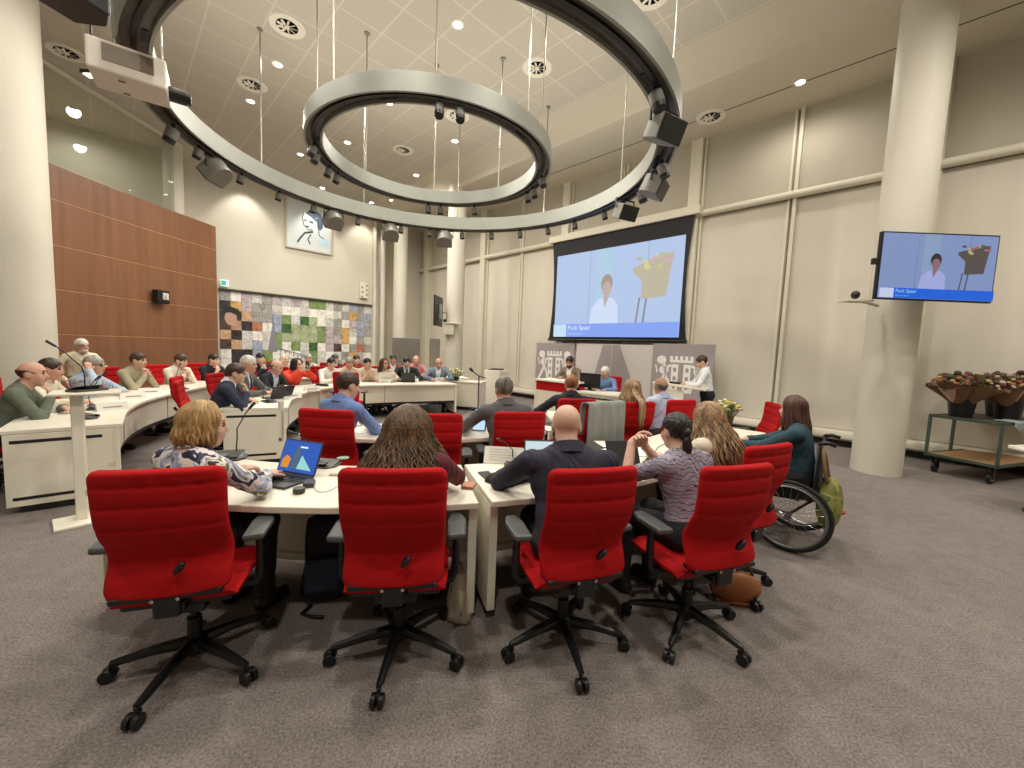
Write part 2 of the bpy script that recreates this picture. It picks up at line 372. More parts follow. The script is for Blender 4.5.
# ------------------------------------------------------------------ ceiling vents and downlights
VENTW = mat('vent_white', (226, 220, 202), .5)
def vent(x, y, z, label):
    t = thing('ceiling_vent', label, 'air vent', (x, y, z), RNG.random()*3, 'round air vents in the ceiling')
    b = MB(); b.lathe([(.17, 0), (.27, -.012), (.285, -.002), (.285, .0)], 36); b.build('vent_ring', VENTW, t, smooth=40)
    b = MB(); b.lathe([(.172, -.004), (.0001, -.004)], 36); b.build('vent_recess', mat('vent_dark', (40, 34, 28), .8), t)
    b = MB()
    for k in range(9):
        b.T = Matrix.Rotation(2*PI*k/9, 4, 'Z') @ Matrix.Translation((.11, 0, -.012)) @ Matrix.Rotation(.5, 4, 'X'); b.box((0, 0, 0), (.1, .035, .006))
    b.T = Matrix.Identity(4); b.lathe([(.045, -.02), (.045, -.004)], 16); b.build('vane', VENTW, t)
for x, y, z in [(-4.12, 7.38, 7), (-5.78, 9.0, 7), (.24, 8.15, 7), (-3.28, 11.6, 7), (-1.53, 9.85, 7), (3.95, 8.85, 6.63), (1.86, 6.5, 7), (-8.9, 8.25, 7), (-2.2, 3.6, 7), (3.2, 2.5, 7)]:
    vent(x, y, z, 'round white air vent with dark louvres in the ceiling')
LAMP = mat('lamp_glow', (255, 246, 228), .5, emit=14)
def light(name, kind, loc, energy, col=(1, .945, .86), size=.12, angle=174, blend=.7, target=None):
    l = bpy.data.lights.new(name, kind); l.energy = energy; l.color = col
    if kind == 'SPOT': l.spot_size = R(angle); l.spot_blend = blend; l.shadow_soft_size = size
    elif kind == 'AREA': l.size = size; l.shape = 'DISK'
    else: l.shadow_soft_size = size
    o = bpy.data.objects.new(name, l); COL.objects.link(o); o.location = loc
    if target is not None: o.rotation_euler = (Vector(target)-Vector(loc)).to_track_quat('-Z', 'Y').to_euler()
    return o
def downlight(x, y, z, watts=0, r=.075):
    t = thing('ceiling_downlight', 'small round lit downlight recessed in the ceiling', 'downlight', (x, y, z), 0, 'lit downlights in the ceiling')
    b = MB(); b.lathe([(r, 0), (r+.03, -.006), (r+.035, 0)], 24); b.build('trim_ring', VENTW, t, smooth=40)
    b = MB(); b.lathe([(r-.002, -.003), (.0001, -.005)], 24); b.build('lamp', LAMP, t, smooth=40)
    if watts: light('downlight_beam', 'SPOT', (x, y, z-.05), watts, size=.12)
W = 330
DL = [(-4.85, 8.35, 7), (-1.15, 7.2, 7), (-3.0, 9.45, 7), (-1.75, 11.0, 7), (-4.7, 11.3, 7), (-6.4, 12.1, 7), (-3.3, 13.2, 7), (-6.2, 9.6, 7), (.95, 7.2, 7), (5.0, 7.7, 6.63)]
for x, y, z in DL: downlight(x, y, z, 90 if z < 6.9 else W)
for x, y, z in [(-1.5, 2.6, 7), (1.6, 4.2, 7), (-4.6, 4.6, 7), (2.6, 1.0, 7), (-.2, -.8, 7), (5.4, 3.2, 6.63), (-3.4, .4, 7), (7.4, 2.4, 6.63), (-6.0, 5.9, 7)]: downlight(x, y, z, 150 if x < -5 else W)
# three wall washers in front of the mosaic wall
for u in (3.2, 5.4, 7.2):
    x, y, _ = uv(u, 15.2); downlight(x, y, 7.0); tx, ty, _ = uv(u, 16.0, 0)
    light('wall_washer', 'SPOT', (x, y, 6.9), 130, size=.05, angle=75, blend=.6, target=(tx, ty, 4.6))
x, y, _ = uv(7.5, 14.2); downlight(x, y, 6.95); light('wall_washer', 'SPOT', (x, y, 6.9), 90, size=.05, angle=60, target=uv(8.05, 14.45, 3.5))

# ------------------------------------------------------------------ projection screen (flat picture on cloth) and television
def emis(n, c, e=1.): return mat('screen_'+n, c, .6, emit=e, spec=.1)
def picture(parent, w, h, P, k, deep):
    """a video picture lying in the local xz plane, facing -y: speaker in a white shirt, bouquet on a stand, caption bar"""
    E = lambda n: emis(k+n, P[n], P['e'])
    lay = [0]
    def poly(name, pts, m):
        lay[0] += 1; y = -deep*lay[0]
        b = MB(); b.add([((x-.5)*w, y, (z-.5)*h) for x, z in pts], [tuple(range(len(pts)))]); return b.build(name, m, parent)
    def ell(cx, cz, rx, rz, n=24): return [(cx+rx*math.cos(2*PI*i/n), cz+rz*math.sin(2*PI*i/n)) for i in range(n)]
    poly('picture_background', [(0, 0), (1, 0), (1, 1), (0, 1)], E('bg'))
    for x in (.31, .48, .76): poly('picture_curtain_fold', [(x, .15), (x+.006, .15), (x+.006, 1), (x, 1)], E('fold'))
    poly('picture_curtain', [(.36, .15), (.5, .15), (.5, 1), (.36, 1)], E('bg2'))
    for x in (.695, .745): poly('picture_stand', [(x, .15), (x+.012, .15), (x+.03, .42), (x+.018, .42)], E('stand'))
    poly('picture_bouquet', [(.73, .40), (.90, .42), (.935, .85), (.88, .85), (.78, .8), (.66, .74), (.66, .70), (.73, .6)], E('wrap'))
    rr = random.Random(3)
    for i in range(16):
        cx, cz = .70+.22*rr.random(), .72+.13*rr.random(); poly('picture_flower', ell(cx, cz, .022, .02, 8), E(['fl1', 'fl2', 'fl3', 'wrap'][i % 4]))
    poly('picture_shirt', [(.33, .15), (.35, .34), (.40, .43), (.46, .46), (.52, .43), (.56, .36), (.57, .15)], E('shirt'))
    poly('picture_neck', [(.44, .46), (.455, .33), (.49, .46)], E('skin'))
    poly('picture_hair', ell(.465, .60, .047, .105), E('hair'))
    poly('picture_face', ell(.467, .54, .036, .085), E('skin'))
    poly('picture_caption_bar', [(0, 0), (1, 0), (1, .155), (0, .155)], E('bar'))
    poly('picture_caption_logo', [(0, .0), (.125, .0), (.125, .15), (0, .15)], E('logo'))
    lay[0] += 1
    Mx = Matrix.Translation((-.36*w, -deep*lay[0], -.415*h)) @ Matrix.Rotation(PI/2, 4, 'X')
    text_mesh('picture_caption', 'Puck Spaar', .075*h, E('txt'), parent, Mx, .0005)
    Mx = Matrix.Translation((-.36*w, -deep*lay[0], -.475*h)) @ Matrix.Rotation(PI/2, 4, 'X')
    text_mesh('picture_caption', 'Gastspreker', .045*h, E('txt2'), parent, Mx, .0005)
x, y, _ = uv(9.70, 6.02)
# local +x must run to the right as seen from the room: direction (.707,-.707) => rotate -45 degrees
t = thing('projection_screen', 'big projection screen hanging on the blind-covered wall', 'projection screen', (x, y, 0), -A45)
HW = 2.12
b = MB(); b.box((0, .02, 5.0), (2*HW+.25, .2, .2)); b.build('screen_casing', TRIMM, t, bevel=.015)
b = MB(); n = 14
L = [(-HW+.0+.10*math.sin(PI*i/n)*1-.10*(i/n)*0, 4.9-2.93*i/n) for i in range(n+1)]
tp = [(-HW+.10*math.sin(PI*i/n), 4.9-2.93*i/n) for i in range(n+1)]
b.T = Matrix.Rotation(PI/2, 4, 'X'); b.prism([(x_, z_) for x_, z_ in tp]+[(-x_, z_) for x_, z_ in reversed(tp)], .0, .012); b.build('screen_border', mat('screen_black', (14, 13, 15), .7), t)
b = MB(); b.cyl((-HW-.03, 0, 1.97), (HW+.03, 0, 1.97), .035, n=12); b.build('bottom_bar', BLACK, t, smooth=40)
pc = bpy.data.objects.new('screen_picture', None); COL.objects.link(pc); pc.parent = t; pc.location = (.02, -.016, 3.27)
P1 = dict(bg=(186, 206, 240), bg2=(182, 212, 236), fold=(160, 184, 214), stand=(140, 140, 150), wrap=(198, 188, 164), fl1=(222, 214, 150), fl2=(214, 180, 190), fl3=(200, 205, 140), shirt=(214, 230, 255), skin=(200, 178, 176), hair=(172, 158, 140), bar=(140, 170, 250), logo=(205, 232, 252), txt=(235, 250, 255), txt2=(190, 215, 255), e=.82)
picture(pc, 3.86, 2.42, P1, 'a', .0012)
# television on the right column, on a wall arm
d = Vector((5.3, 5.5, 0)).normalized()
t = thing('television', 'wall television on an arm in front of the right white column', 'television', (5.3, 5.17, 2.85), 0)
b = MB(); b.box((0, .02, 0), (1.48, .05, .84)); b.build('casing', BLACK, t, bevel=.008)
pc = bpy.data.objects.new('screen_picture', None); COL.objects.link(pc); pc.parent = t; pc.location = (0, -.007, 0)
P2 = dict(bg=(138, 158, 204), bg2=(146, 170, 205), fold=(118, 138, 178), stand=(80, 86, 100), wrap=(92, 84, 76), fl1=(190, 180, 130), fl2=(170, 110, 110), fl3=(90, 100, 70), shirt=(172, 182, 236), skin=(150, 112, 116), hair=(52, 40, 44), bar=(24, 104, 232), logo=(208, 220, 250), txt=(170, 220, 255), txt2=(110, 180, 255), e=.72)
picture(pc, 1.44, .80, P2, 'b', .0008)
b = MB(); b.cyl((0, .05, .0), (.05, .42, 0), .04, n=10); b.box((0, .06, 0), (.4, .04, .4)); b.build('wall_arm', BLACK, t)
b = MB(); b.box((-.78, .02, .05), (.05, .06, .08)); b.build('sensor', BLACK, t, bevel=.01)
t = thing('webcam', 'small black camera on a white shelf left of the television', 'camera', (4.42, 5.3, 2.42))
b = MB(); b.ball((.0, 0, .07), (.05, .05, .055), 14); b.build('camera_head', BLACK, t, smooth=True)
b = MB(); b.box((.05, .06, 0), (.32, .2, .02)); b.cyl((.2, .1, 0), (.66, .4, 0), .02, n=8); b.build('shelf', TRIMM, t)

# banners behind the platform
BAN = mat('banner_mauve', (150, 140, 140), .7, var=.03, vscale=6); BANL = mat('banner_light', (196, 188, 184), .7, var=.02); CREST = mat('crest_white', (224, 220, 214), .7)
def crest(parent, s, y):
    b = MB(); lay = [y]
    def pl(pts): b.add([(px*s, lay[0], pz*s) for px, pz in pts], [tuple(range(len(pts)))])
    def rect(cx, cz, w, h): pl([(cx-w/2, cz-h/2), (cx+w/2, cz-h/2), (cx+w/2, cz+h/2), (cx-w/2, cz+h/2)])
    def disc(cx, cz, r): pl([(cx+r*math.cos(2*PI*i/14), cz+r*.85*math.sin(2*PI*i/14)) for i in range(14)])
    def stroke(pts, w):
        for (x0, z0), (x1, z1) in zip(pts, pts[1:]):
            dx, dz = x1-x0, z1-z0; l = math.hypot(dx, dz); nx, nz = -dz/l*w/2, dx/l*w/2
            pl([(x0+nx, z0+nz), (x1+nx, z1+nz), (x1-nx, z1-nz), (x0-nx, z0-nz)])
    for sx in (-1, 1):
        disc(sx*.40, .36, .10); disc(sx*.34, .16, .10); stroke([(sx*.36, .3), (sx*.3, .1), (sx*.40, -.12), (sx*.50, -.28)], .07); stroke([(sx*.32, .06), (sx*.22, -.1), (sx*.2, -.28)], .06)
        stroke([(sx*.3, .2), (sx*.2, .26)], .05); stroke([(sx*.48, .1), (sx*.52, .26)], .03)
        rect(sx*.12, .0, .14, .56)
    rect(0, .34, .46, .05)
    for k in range(5): rect(-.2+.1*k, .40, .06, .08)
    b.build('crest', CREST, parent)
    b = MB(); lay[0] = y-.002
    for sx in (-1, 1):
        for k in range(3): rect(sx*.12, -.17+.17*k, .06, .08)
    b.build('crest_windows', BAN, parent)
def banner(v0, v1, z0, z1, u, label, kind):
    x, y, _ = uv(u, (v0+v1)/2); w = abs(v1-v0)
    t = thing('backdrop_banner', label, 'banner', (x, y, 0), -A45)
    b = MB(); b.box((0, 0, (z0+z1)/2), (w, .03, z1-z0)); b.build('banner_panel', BANL if kind == 'light' else BAN, t, bevel=.004)
    if kind == 'crest': 
        c = bpy.data.objects.new('crest_print', None); COL.objects.link(c); c.parent = t; c.location = (0, 0, 1.08); crest(c, .92*w*.9, -.018)
    if kind == 'light':
        b = MB(); b.add([(-w*.32, -.018, z0+.01), (w*.42, -.018, z0+.01), (w*.10, -.018, z1-.01), (-w*.12, -.018, z1-.01)], [(0, 1, 2, 3)]); b.build('triangle_print', BAN, t)
        b = MB(); b.box((0, -.018, (z0+z1)/2), (.012, .006, z1-z0)); b.build('panel_seam', BANL, t)
    b = MB()
    for sx in (-1, 1): b.box((sx*w*.4, 0, z0/2), (.05, .3, z0)); 
    b.build('foot', BLACK, t)
banner(8.5, 7.02, .12, 1.86, 9.55, 'mauve banner with white crest at the left end of the platform backdrop', 'crest')
banner(6.95, 4.62, .12, 1.86, 9.55, 'wide backdrop panel with a mauve triangle below the projection screen', 'light')
banner(4.6, 3.15, .12, 1.9, 9.5, 'mauve banner with white crest behind the standing speaker', 'crest')

# ------------------------------------------------------------------ mosaic of square prints on the far wall, portrait, exit sign
TCF = 1.12
TC = dict(W=(206, 203, 194), L=(180, 178, 172), G=(140, 138, 132), V=(108, 128, 78), D=(52, 84, 44), S=(146, 154, 122), K=(44, 38, 38), B=(70, 52, 44), O=(180, 146, 86), M=(164, 152, 154), N=(138, 146, 162), T=(176, 142, 112), Q=(158, 118, 98), C=(156, 100, 70))
ROWS = ['GWMLGMLMLVVLGLNGL', 'KOMGGLWWLWWWLGOGN', 'KKTGGNVLDSWLGWMNG', 'BQKCWNDSSSVMGOLNG', 'TKLWLVSSSSVMMOWGL', 'BTLNLVWVLDWMBWGCG', 'WKKNVWWWLVLWLGOMW', 'WKKNVWWLLVLWGLMGL', 'LKGNVWLLWVWLGWLGL', 'WLGLWLWLLSWLLGWLW']
t = thing('mosaic_mural', 'mural of square printed tiles on the lower far wall', 'mural', (*uv(2.48, 15.985)[:2], 0), A45)
tm = {k: ramp_mat('tile_'+k, [(0, tuple(max(0, x-26) for x in c)), (.42, c), (.58, tuple(min(255, x+14) for x in c))], 5.5, 'noise', .6, 6, 1.5) for k, c in ((k_, tuple(min(235, int(q*TCF)) for q in c_)) for k_, c_ in TC.items())}
keys = list(TC)
cw, chh = 5.12/17, 3.15/10.
b = MB()
for r, row in enumerate(ROWS):
    for c, ch in enumerate(row):
        b.box((c*cw+cw/2, -.0, 3.15-r*chh-chh/2), (cw-.008, .03, chh-.008), m=keys.index(ch))
b.build('printed_tiles', [tm[k] for k in keys], t)
# larger motifs running over several tiles
def flat(name, pts, m, y, par):
    b = MB(); b.add([(x, y, z) for x, z in pts], [tuple(range(len(pts)))]); return b.build(name, m, par)
def ellp(cx, cz, rx, rz, n=20, a=0): return [(cx+rx*math.cos(2*PI*i/n)*math.cos(a)-rz*math.sin(2*PI*i/n)*math.sin(a), cz+rx*math.cos(2*PI*i/n)*math.sin(a)+rz*math.sin(2*PI*i/n)*math.cos(a)) for i in range(n)]
flat('face_print', ellp(.30, 2.28, .17, .24), mat('print_skin', (186, 150, 130), .7), -.017, t)
flat('hat_print', [(.06, 2.42), (.1, 2.62), (.3, 2.66), (.52, 2.58), (.6, 2.3), (.5, 2.36), (.3, 2.46)], mat('print_black', (38, 32, 32), .7), -.018, t)
flat('spire_print', [(1.36, 1.2), (1.5, 2.1), (1.54, 2.75), (1.57, 2.1), (1.66, 1.2)], mat('print_grey', (128, 128, 134), .7), -.018, t)
b = MB()
fr = [(1.75, 1.32), (2.95, .98), (2.95, .78), (1.75, 1.05), (1.75, 1.32)]
b.tube([(x, -.02, z) for x, z in fr], .012, n=4)
for k in range(7):
    x = 1.9+.14*k; z = 1.18-.04*k; b.tube([(x, -.02, z-.05), (x, -.02, z+.07)], .012, n=4); b.tube([(x, -.02, z+.05), (x+.07, -.02, z+.03)], .01, n=4)
b.build('line_drawing_print', mat('print_blue', (112, 122, 150), .7), t)
# framed portrait
t = thing('framed_portrait', 'large framed line portrait high on the far wall', 'picture', (*uv(5.22, 15.97)[:2], 5.83), A45)
b = MB(); 
for c, d in (((-.77, 0, 0), (.07, .09, 1.86)), ((.77, 0, 0), (.07, .09, 1.86)), ((0, 0, .9), (1.6, .09, .07)), ((0, 0, -.9), (1.6, .09, .07))): b.box(c, d)
b.build('frame', mat('frame_silver', (186, 180, 164), .45), t, bevel=.008)
b = MB(); b.box((0, .01, 0), (1.5, .03, 1.76)); b.build('canvas', mat('canvas_pale', (200, 208, 206), .7, var=.04, vscale=2), t)
ink = mat('ink_blue', (72, 84, 98), .8); inkl = mat('ink_pale', (136, 148, 154), .8)
flat('hair_print', [(-.14, .40), (.0, .54), (.2, .58), (.4, .48), (.5, .26), (.46, .0), (.36, -.12), (.27, -.02), (.26, .16), (.14, .24), (.0, .33)], ink, -.008, t)
b = MB()
for pts, r in [([(-.2, .42), (-.24, .2), (-.2, -.02), (-.06, -.16), (.1, -.14)], .012), ([(-.18, .14), (-.1, .15)], .022), ([(.0, .14), (.12, .11)], .026), ([(-.12, -.06), (-.03, -.06)], .024), ([(.12, -.2), (-.16, -.3), (-.34, -.55), (-.4, -.68)], .03), ([(.05, -.32), (-.06, -.5), (.02, -.66)], .02), ([(.3, -.06), (.34, -.3), (.5, -.38)], .014)]:
    b.tube([(x, -.008, z) for x, z in pts], r, n=4)
b.T = Matrix.Identity(4); b.build('drawing_print', ink, t)
flat('hair_shine_print', ellp(.24, .3, .05, .02, 14, .5), inkl, -.0095, t)
flat('window_print', [(.3, -.62), (.66, -.66), (.66, -.42), (.34, -.4)], mat('ink_sky', (176, 204, 220), .7), -.008, t)
# exit sign, wall camera on the wood, wall fittings
x, y = -9.16, 12.78
t = thing('exit_sign', 'small green and white exit sign beside the wood wall', 'exit sign', (*uv(2.62, 15.9)[:2], 3.38), A45)
b = MB(); b.box((0, .0, 0), (.22, .06, .2)); b.build('sign_box', mat('sign_white', (225, 235, 230), .5, emit=.5), t, bevel=.005)
b = MB(); b.box((-.03, -.033, 0), (.13, .006, .15)); b.box((.07, -.033, 0), (.02, .006, .1)); b.build('pictogram', mat('sign_green', (40, 160, 130), .5, emit=.5), t)
t = thing('security_camera', 'black camera unit with a white lens plate on the wood wall', 'camera', (-9.27, 10.6, 2.62), R(90))
b = MB(); b.box((0, 0, 0), (.36, .16, .34)); b.build('housing', BLACK, t, bevel=.02)
b = MB(); b.box((.04, -.085, .02), (.17, .02, .17)); b.cyl((.04, -.08, .02), (.04, -.12, .02), .05, n=16); b.build('lens_plate', mat('lens_white', (196, 196, 186), .4), t)
t = thing('wall_box', 'small white loudspeaker box on the trim right of the mural', 'wall fitting', (*uv(7.25, 15.93)[:2], 3.75), A45)
b = MB(); b.box((0, 0, 0), (.32, .1, .62)); b.build('box', PANEL, t, bevel=.01)
b = MB()
for k in range(6): b.box((.11 if k % 2 else -.08, -.055, -.25+.09*k), (.05, .02, .05))
b.build('knobs', BLACK, t)
# far television, seen edge on, and camera bracket on the far column
x, y, _ = uv(8.05, 10.85)
t = thing('television', 'black television seen edge-on by the far column', 'television', (x-.5, y-.25, 2.75), R(86))
b = MB(); b.box((0, 0, 0), (1.0, .05, .95)); b.build('casing', BLACK, t, bevel=.01)
b = MB(); b.box((.1, -.06, 0), (.16, .1, .5)); b.cyl((.1, -.05, 0), (.25, -.38, 0), .035, n=8); b.build('wall_arm', mat('bracket_grey', (150, 146, 134), .5), t)
t = thing('camera_bracket', 'small camera on a white bracket on the far column', 'camera', (x-.1, y-.36, 2.3))
b = MB(); b.box((.1, 0, .08), (.5, .16, .03)); b.box((-.02, .03, -.12), (.3, .14, .34)); b.build('bracket', TRIMM, t, bevel=.01)
b = MB(); b.ball((-.16, 0, .16), .06, 12); b.build('camera_head', BLACK, t, smooth=True)
# grey acoustic partitions
for (x0, x1, lb) in ((-3.98, -3.08, 'wide grey acoustic partition at the far end of the hall'), (-2.55, -2.24, 'narrow grey acoustic partition right of the far column')):
    t = thing('acoustic_partition', lb, 'partition', ((x0+x1)/2, 13.2 if x1 < -3 else 12.2, 0))
    b = MB(); b.box((0, 0, 1.0), (x1-x0, .06, 1.7)); b.build('panel', mat('partition_grey', (118, 114, 104), .85, var=.04), t, bevel=.01)
    b = MB(); b.box((-(x1-x0)*.35, 0, .08), (.05, .4, .16)); b.box(((x1-x0)*.35, 0, .08), (.05, .4, .16)); b.build('foot', BLACK, t)

# fill lamps added over both rings for the ceiling, and lights inside the gallery
for Rr, n in ((R_OUT, 16), (R_IN, 8)):
    for k in range(n):
        a = 2*PI*(k+.5)/n; p = (CX+Rr*math.cos(a), CY+Rr*math.sin(a), RZ+.32)
        light('ring_ceiling_fill', 'AREA', p, 6, size=.3, target=(p[0]+.001, p[1], 9))  # added lamp without a fixture, brightens the ceiling from above the ring
for x, y in ((-10.8, 8.4), (-10.9, 10.2)): downlight(x, y, 6.98, 70, .05)
# ------------------------------------------------------------------ desks
HC = Vector((-1.3, 6.0))
def arc(Rr, a0, a1, n=10): return [(HC.x+Rr*math.cos(R(a0+(a1-a0)*i/n)), HC.y+Rr*math.sin(R(a0+(a1-a0)*i/n))) for i in range(n+1)]
def offset(pts, d):
    P = [Vector(p).to_2d() for p in pts]; out = []
    for i in range(len(P)):
        t = (P[min(i+1, len(P)-1)]-P[max(i-1, 0)]).normalized(); out.append(P[i]+Vector((t.y, -t.x))*d)
    return out
SLOT = mat('slot_black', (20, 18, 18), .6)
def desk(label, inner, depth=.74, ends=(1, 1), low=.36, slots=(0, 0), seams=0, group=None, rail='black'):
    """inner = edge on the hollow side of the horseshoe (modesty panel side); the sitter's edge lies to the left of the path direction"""
    inner = [Vector(p).to_2d() for p in inner]; outer = offset(inner, -depth)
    c = sum(inner+outer, Vector((0, 0)))/(2*len(inner)); L = lambda p: (p.x-c.x, p.y-c.y)
    t = thing('conference_desk', label, 'desk', (c.x, c.y, 0), 0, group)
    b = MB(); b.prism([L(p) for p in inner]+[L(p) for p in reversed(outer)], .702, .74); b.build('tabletop', WHITE_DESK, t, bevel=.006, angle=30)
    ia, ib = offset(inner, -.05), offset(inner, -.072)
    b = MB(); b.prism([L(p) for p in ia]+[L(p) for p in reversed(ib)], low, .70); o = b.build('modesty_panel', PANEL, t, smooth=30)
    ra, rb = offset(inner, -.06), offset(inner, -.11)
    b = MB(); b.prism([L(p) for p in ra]+[L(p) for p in reversed(rb)], low-.05, low-.003); b.build('foot_rail', BLACK if rail == 'black' else PANEL, t)
    for s in range(seams):
        i = (s+1)*(len(inner)-1)//(seams+1); p = L(offset(inner, -.047)[i]); q = L(ia[i])
        b = MB(); b.cyl((p[0], p[1], low), (p[0], p[1], .70), .006, n=6); b.build('panel_seam', mat('seam_grey', (150, 142, 126), .7), t)
    for k, e in enumerate(ends):
        if not e: continue
        i, j = (0, 1) if k == 0 else (-1, -2)
        a, o2 = inner[i], outer[i]; dirn = (inner[j]-inner[i]).normalized()
        a2 = a+(o2-a)*.03; o3 = a+(o2-a)*.95
        w = .05
        b = MB(); b.prism([L(a2), L(o3), L(o3+dirn*w), L(a2+dirn*w)], .06, .70); sp = b.build('side_panel', WHITE_DESK, t, bevel=.004)
        b = MB(); b.prism([L(a2+(o2-a)*.1+dirn*.01), L(o3-(o2-a)*.1+dirn*.01), L(o3-(o2-a)*.1+dirn*.04), L(a2+(o2-a)*.1+dirn*.04)], .0, .06); b.build('plinth', BLACK, sp)
        if slots[k]:
            for z in (.62, .115):
                s0, s1 = a+(o2-a)*.18-dirn*.002, a+(o2-a)*.9-dirn*.002
                b = MB(); b.prism([L(s0), L(s1), L(s1+dirn*.008), L(s0+dirn*.008)], z, z+.028); b.build('cable_slot', SLOT, sp)
    return t
# near row (two units and the straight arm on the right)
desk('near left desk of the front row, under the open laptop with a blue screen', arc(3.24, 287, 254.5, 8), .75, low=.14, rail='white')
desk('near middle desk of the front row, under the black cloth pouch', arc(3.24, 315, 287.4, 8), .75, low=.14, rail='white')
e0 = Vector(arc(3.24, 315, 316, 1)[0]).to_2d(); ax = Vector((.70710678, .70710678))
desk('near right desk of the front row, reaching to the flower pot', [e0+ax*s for s in (2.15, 1.65, 1.1, .55, .02)], .75, low=.14, rail='white')
# middle row
desk('middle desk before the man in the light blue jacket', arc(1.68, 284, 253, 8), .74, low=.12)
desk('middle desk before the grey suited man with the small white screen', arc(1.68, 315, 284.4, 8), .74, low=.12)
f0 = Vector(arc(1.68, 315, 316, 1)[0]).to_2d()
desk('middle desk before the red haired man in the black jacket', [(2.2, 6.75), (1.7, 6.15), (1.1, 5.8), (.45, 5.75)], .74, low=.12)
# left and far rows, drawn from the aisle end towards the far wall (clockwise), sitter's side on the left
OUT = spline([(-3.77, 3.83), (-4.4, 4.55), (-4.85, 5.25), (-5.15, 6.0), (-5.45, 7.1), (-5.5, 8.2), (-5.15, 9.2), (-4.35, 10.05), (-3.2, 10.75), (-1.25, 11.6)], 6)
INN = spline([(-2.92, 5.18), (-3.3, 6.0), (-3.55, 6.95), (-3.45, 7.85), (-2.9, 8.55), (-1.3, 9.5)], 8)
def cut(P, a, b): return [P[i] for i in range(a, b+1)]
desk('outer left desk by the lectern, its white end panel facing the aisle', cut(OUT, 0, 12), .78, low=.37, slots=(1, 0), seams=1, ends=(1, 0))
desk('outer left desk second from the aisle, below the wood wall', cut(OUT, 12, 24), .74, low=.37, seams=1, ends=(0, 0))
desk('outer desk in the far left bend below the mural', cut(OUT, 24, 39), .74, low=.37, seams=1, ends=(0, 0))
desk('outermost desk on the far side, before the grey partition', cut(OUT, 39, 54), .74, low=.37, seams=1, ends=(0, 1))
desk('inner left desk under the elbow of the man in the navy suit', cut(INN, 0, 14), .74, low=.34, slots=(1, 0), seams=1, ends=(1, 0))
desk('inner desk in the far left bend, before the woman in orange', cut(INN, 14, 27), .74, low=.34, seams=1, ends=(0, 0))
desk('inner far desk before the bald man in the blue grey jacket', cut(INN, 27, 40), .74, low=.34, seams=1, ends=(0, 1))
# low white cabinet carrying the flower bowl at the far end
t = thing('low_cabinet', 'low white cabinet with the flower bowl at the far end of the desks', 'cabinet', (-1.15, 10.55, 0), R(-12))
b = MB(); b.box((0, 0, .40), (.8, .6, .62)); b.build('cabinet_body', PANEL, t, bevel=.008)
b = MB(); b.box((0, 0, .725), (.84, .64, .03)); b.build('cabinet_top', WHITE_DESK, t, bevel=.006)
b = MB(); b.box((0, 0, .045), (.74, .54, .09)); b.build('plinth', BLACK, t)
# presidium desk below the screen: red fascia on its left half
t = thing('platform_desk', 'long white platform desk with a red front band below the screen', 'desk', (1.36, 8.68, 0), R(-43))
b = MB(); b.box((-.55, .35, .93), (1.15, .75, .04)); b.build('raised_top', WHITE_DESK, t, bevel=.006)
b = MB(); b.box((-.55, .02, .80), (1.13, .03, .2)); b.build('red_band', RED, t, bevel=.004)
b = MB(); b.box((-.55, .03, .36), (1.13, .04, .68)); b.box((-1.1, .35, .46), (.04, .7, .9)); b.build('front_panel', PANEL, t)
b = MB(); b.box((.62, .35, .755), (1.15, .75, .04)); b.build('tabletop', WHITE_DESK, t, bevel=.006)
b = MB(); b.box((.62, .03, .39), (1.13, .04, .7)); b.box((1.17, .35, .39), (.04, .7, .7)); b.build('front_panel', WHITE_DESK, t)
b = MB(); b.box((.62, .006, .66), (.85, .012, .03)); b.build('cable_slot', SLOT, t)
# lectern of the standing speaker
t = thing('lectern', 'white speaker lectern with a sloping top below the right banner', 'lectern', (3.02, 7.55, 0), R(-35))
b = MB(); b.box((-.26, .05, .55), (.06, .5, 1.1)); b.box((0, -.1, .5), (.5, .04, .95)); b.build('lectern_panel', WHITE_DESK, t, bevel=.006)
b = MB(); b.box((.16, .08, 1.06), (.95, .5, .035), ry=R(4)); b.build('sloping_top', WHITE_DESK, t, bevel=.006)
b = MB(); b.box((-.02, .0, .02), (.6, .55, .04)); b.build('base_plate', WHITE_DESK, t, bevel=.006)
b = MB(); b.box((.05, .05, 1.10), (.2, .12, .05)); b.build('control_unit', BLACK, t, bevel=.01)
# slim lectern in the aisle on the left
t = thing('slim_lectern', 'slim white standing lectern in the aisle at the left', 'lectern', (-3.62, 3.3, 0), R(42))
b = MB(); b.box((0, 0, .55), (.075, .09, 1.06)); b.build('post', WHITE_DESK, t, bevel=.008)
b = MB(); b.box((.06, .02, 1.10), (.42, .32, .024)); b.build('top', WHITE_DESK, t, bevel=.008)
b = MB(); b.box((-.02, -.02, .012), (.30, .30, .024), rz=.15); b.build('base_plate', WHITE_DESK, t, bevel=.006)
# white box lectern far behind
t = thing('lectern', 'plain white box lectern with a black top far behind the desks', 'lectern', (-.48, 11.6, 0), R(-30))
b = MB(); b.box((0, 0, .5), (.52, .42, 1.0)); b.build('body', PANEL, t, bevel=.01); b = MB(); b.box((0, 0, 1.02), (.36, .3, .03), rx=.1); b.build('reading_top', BLACK, t)

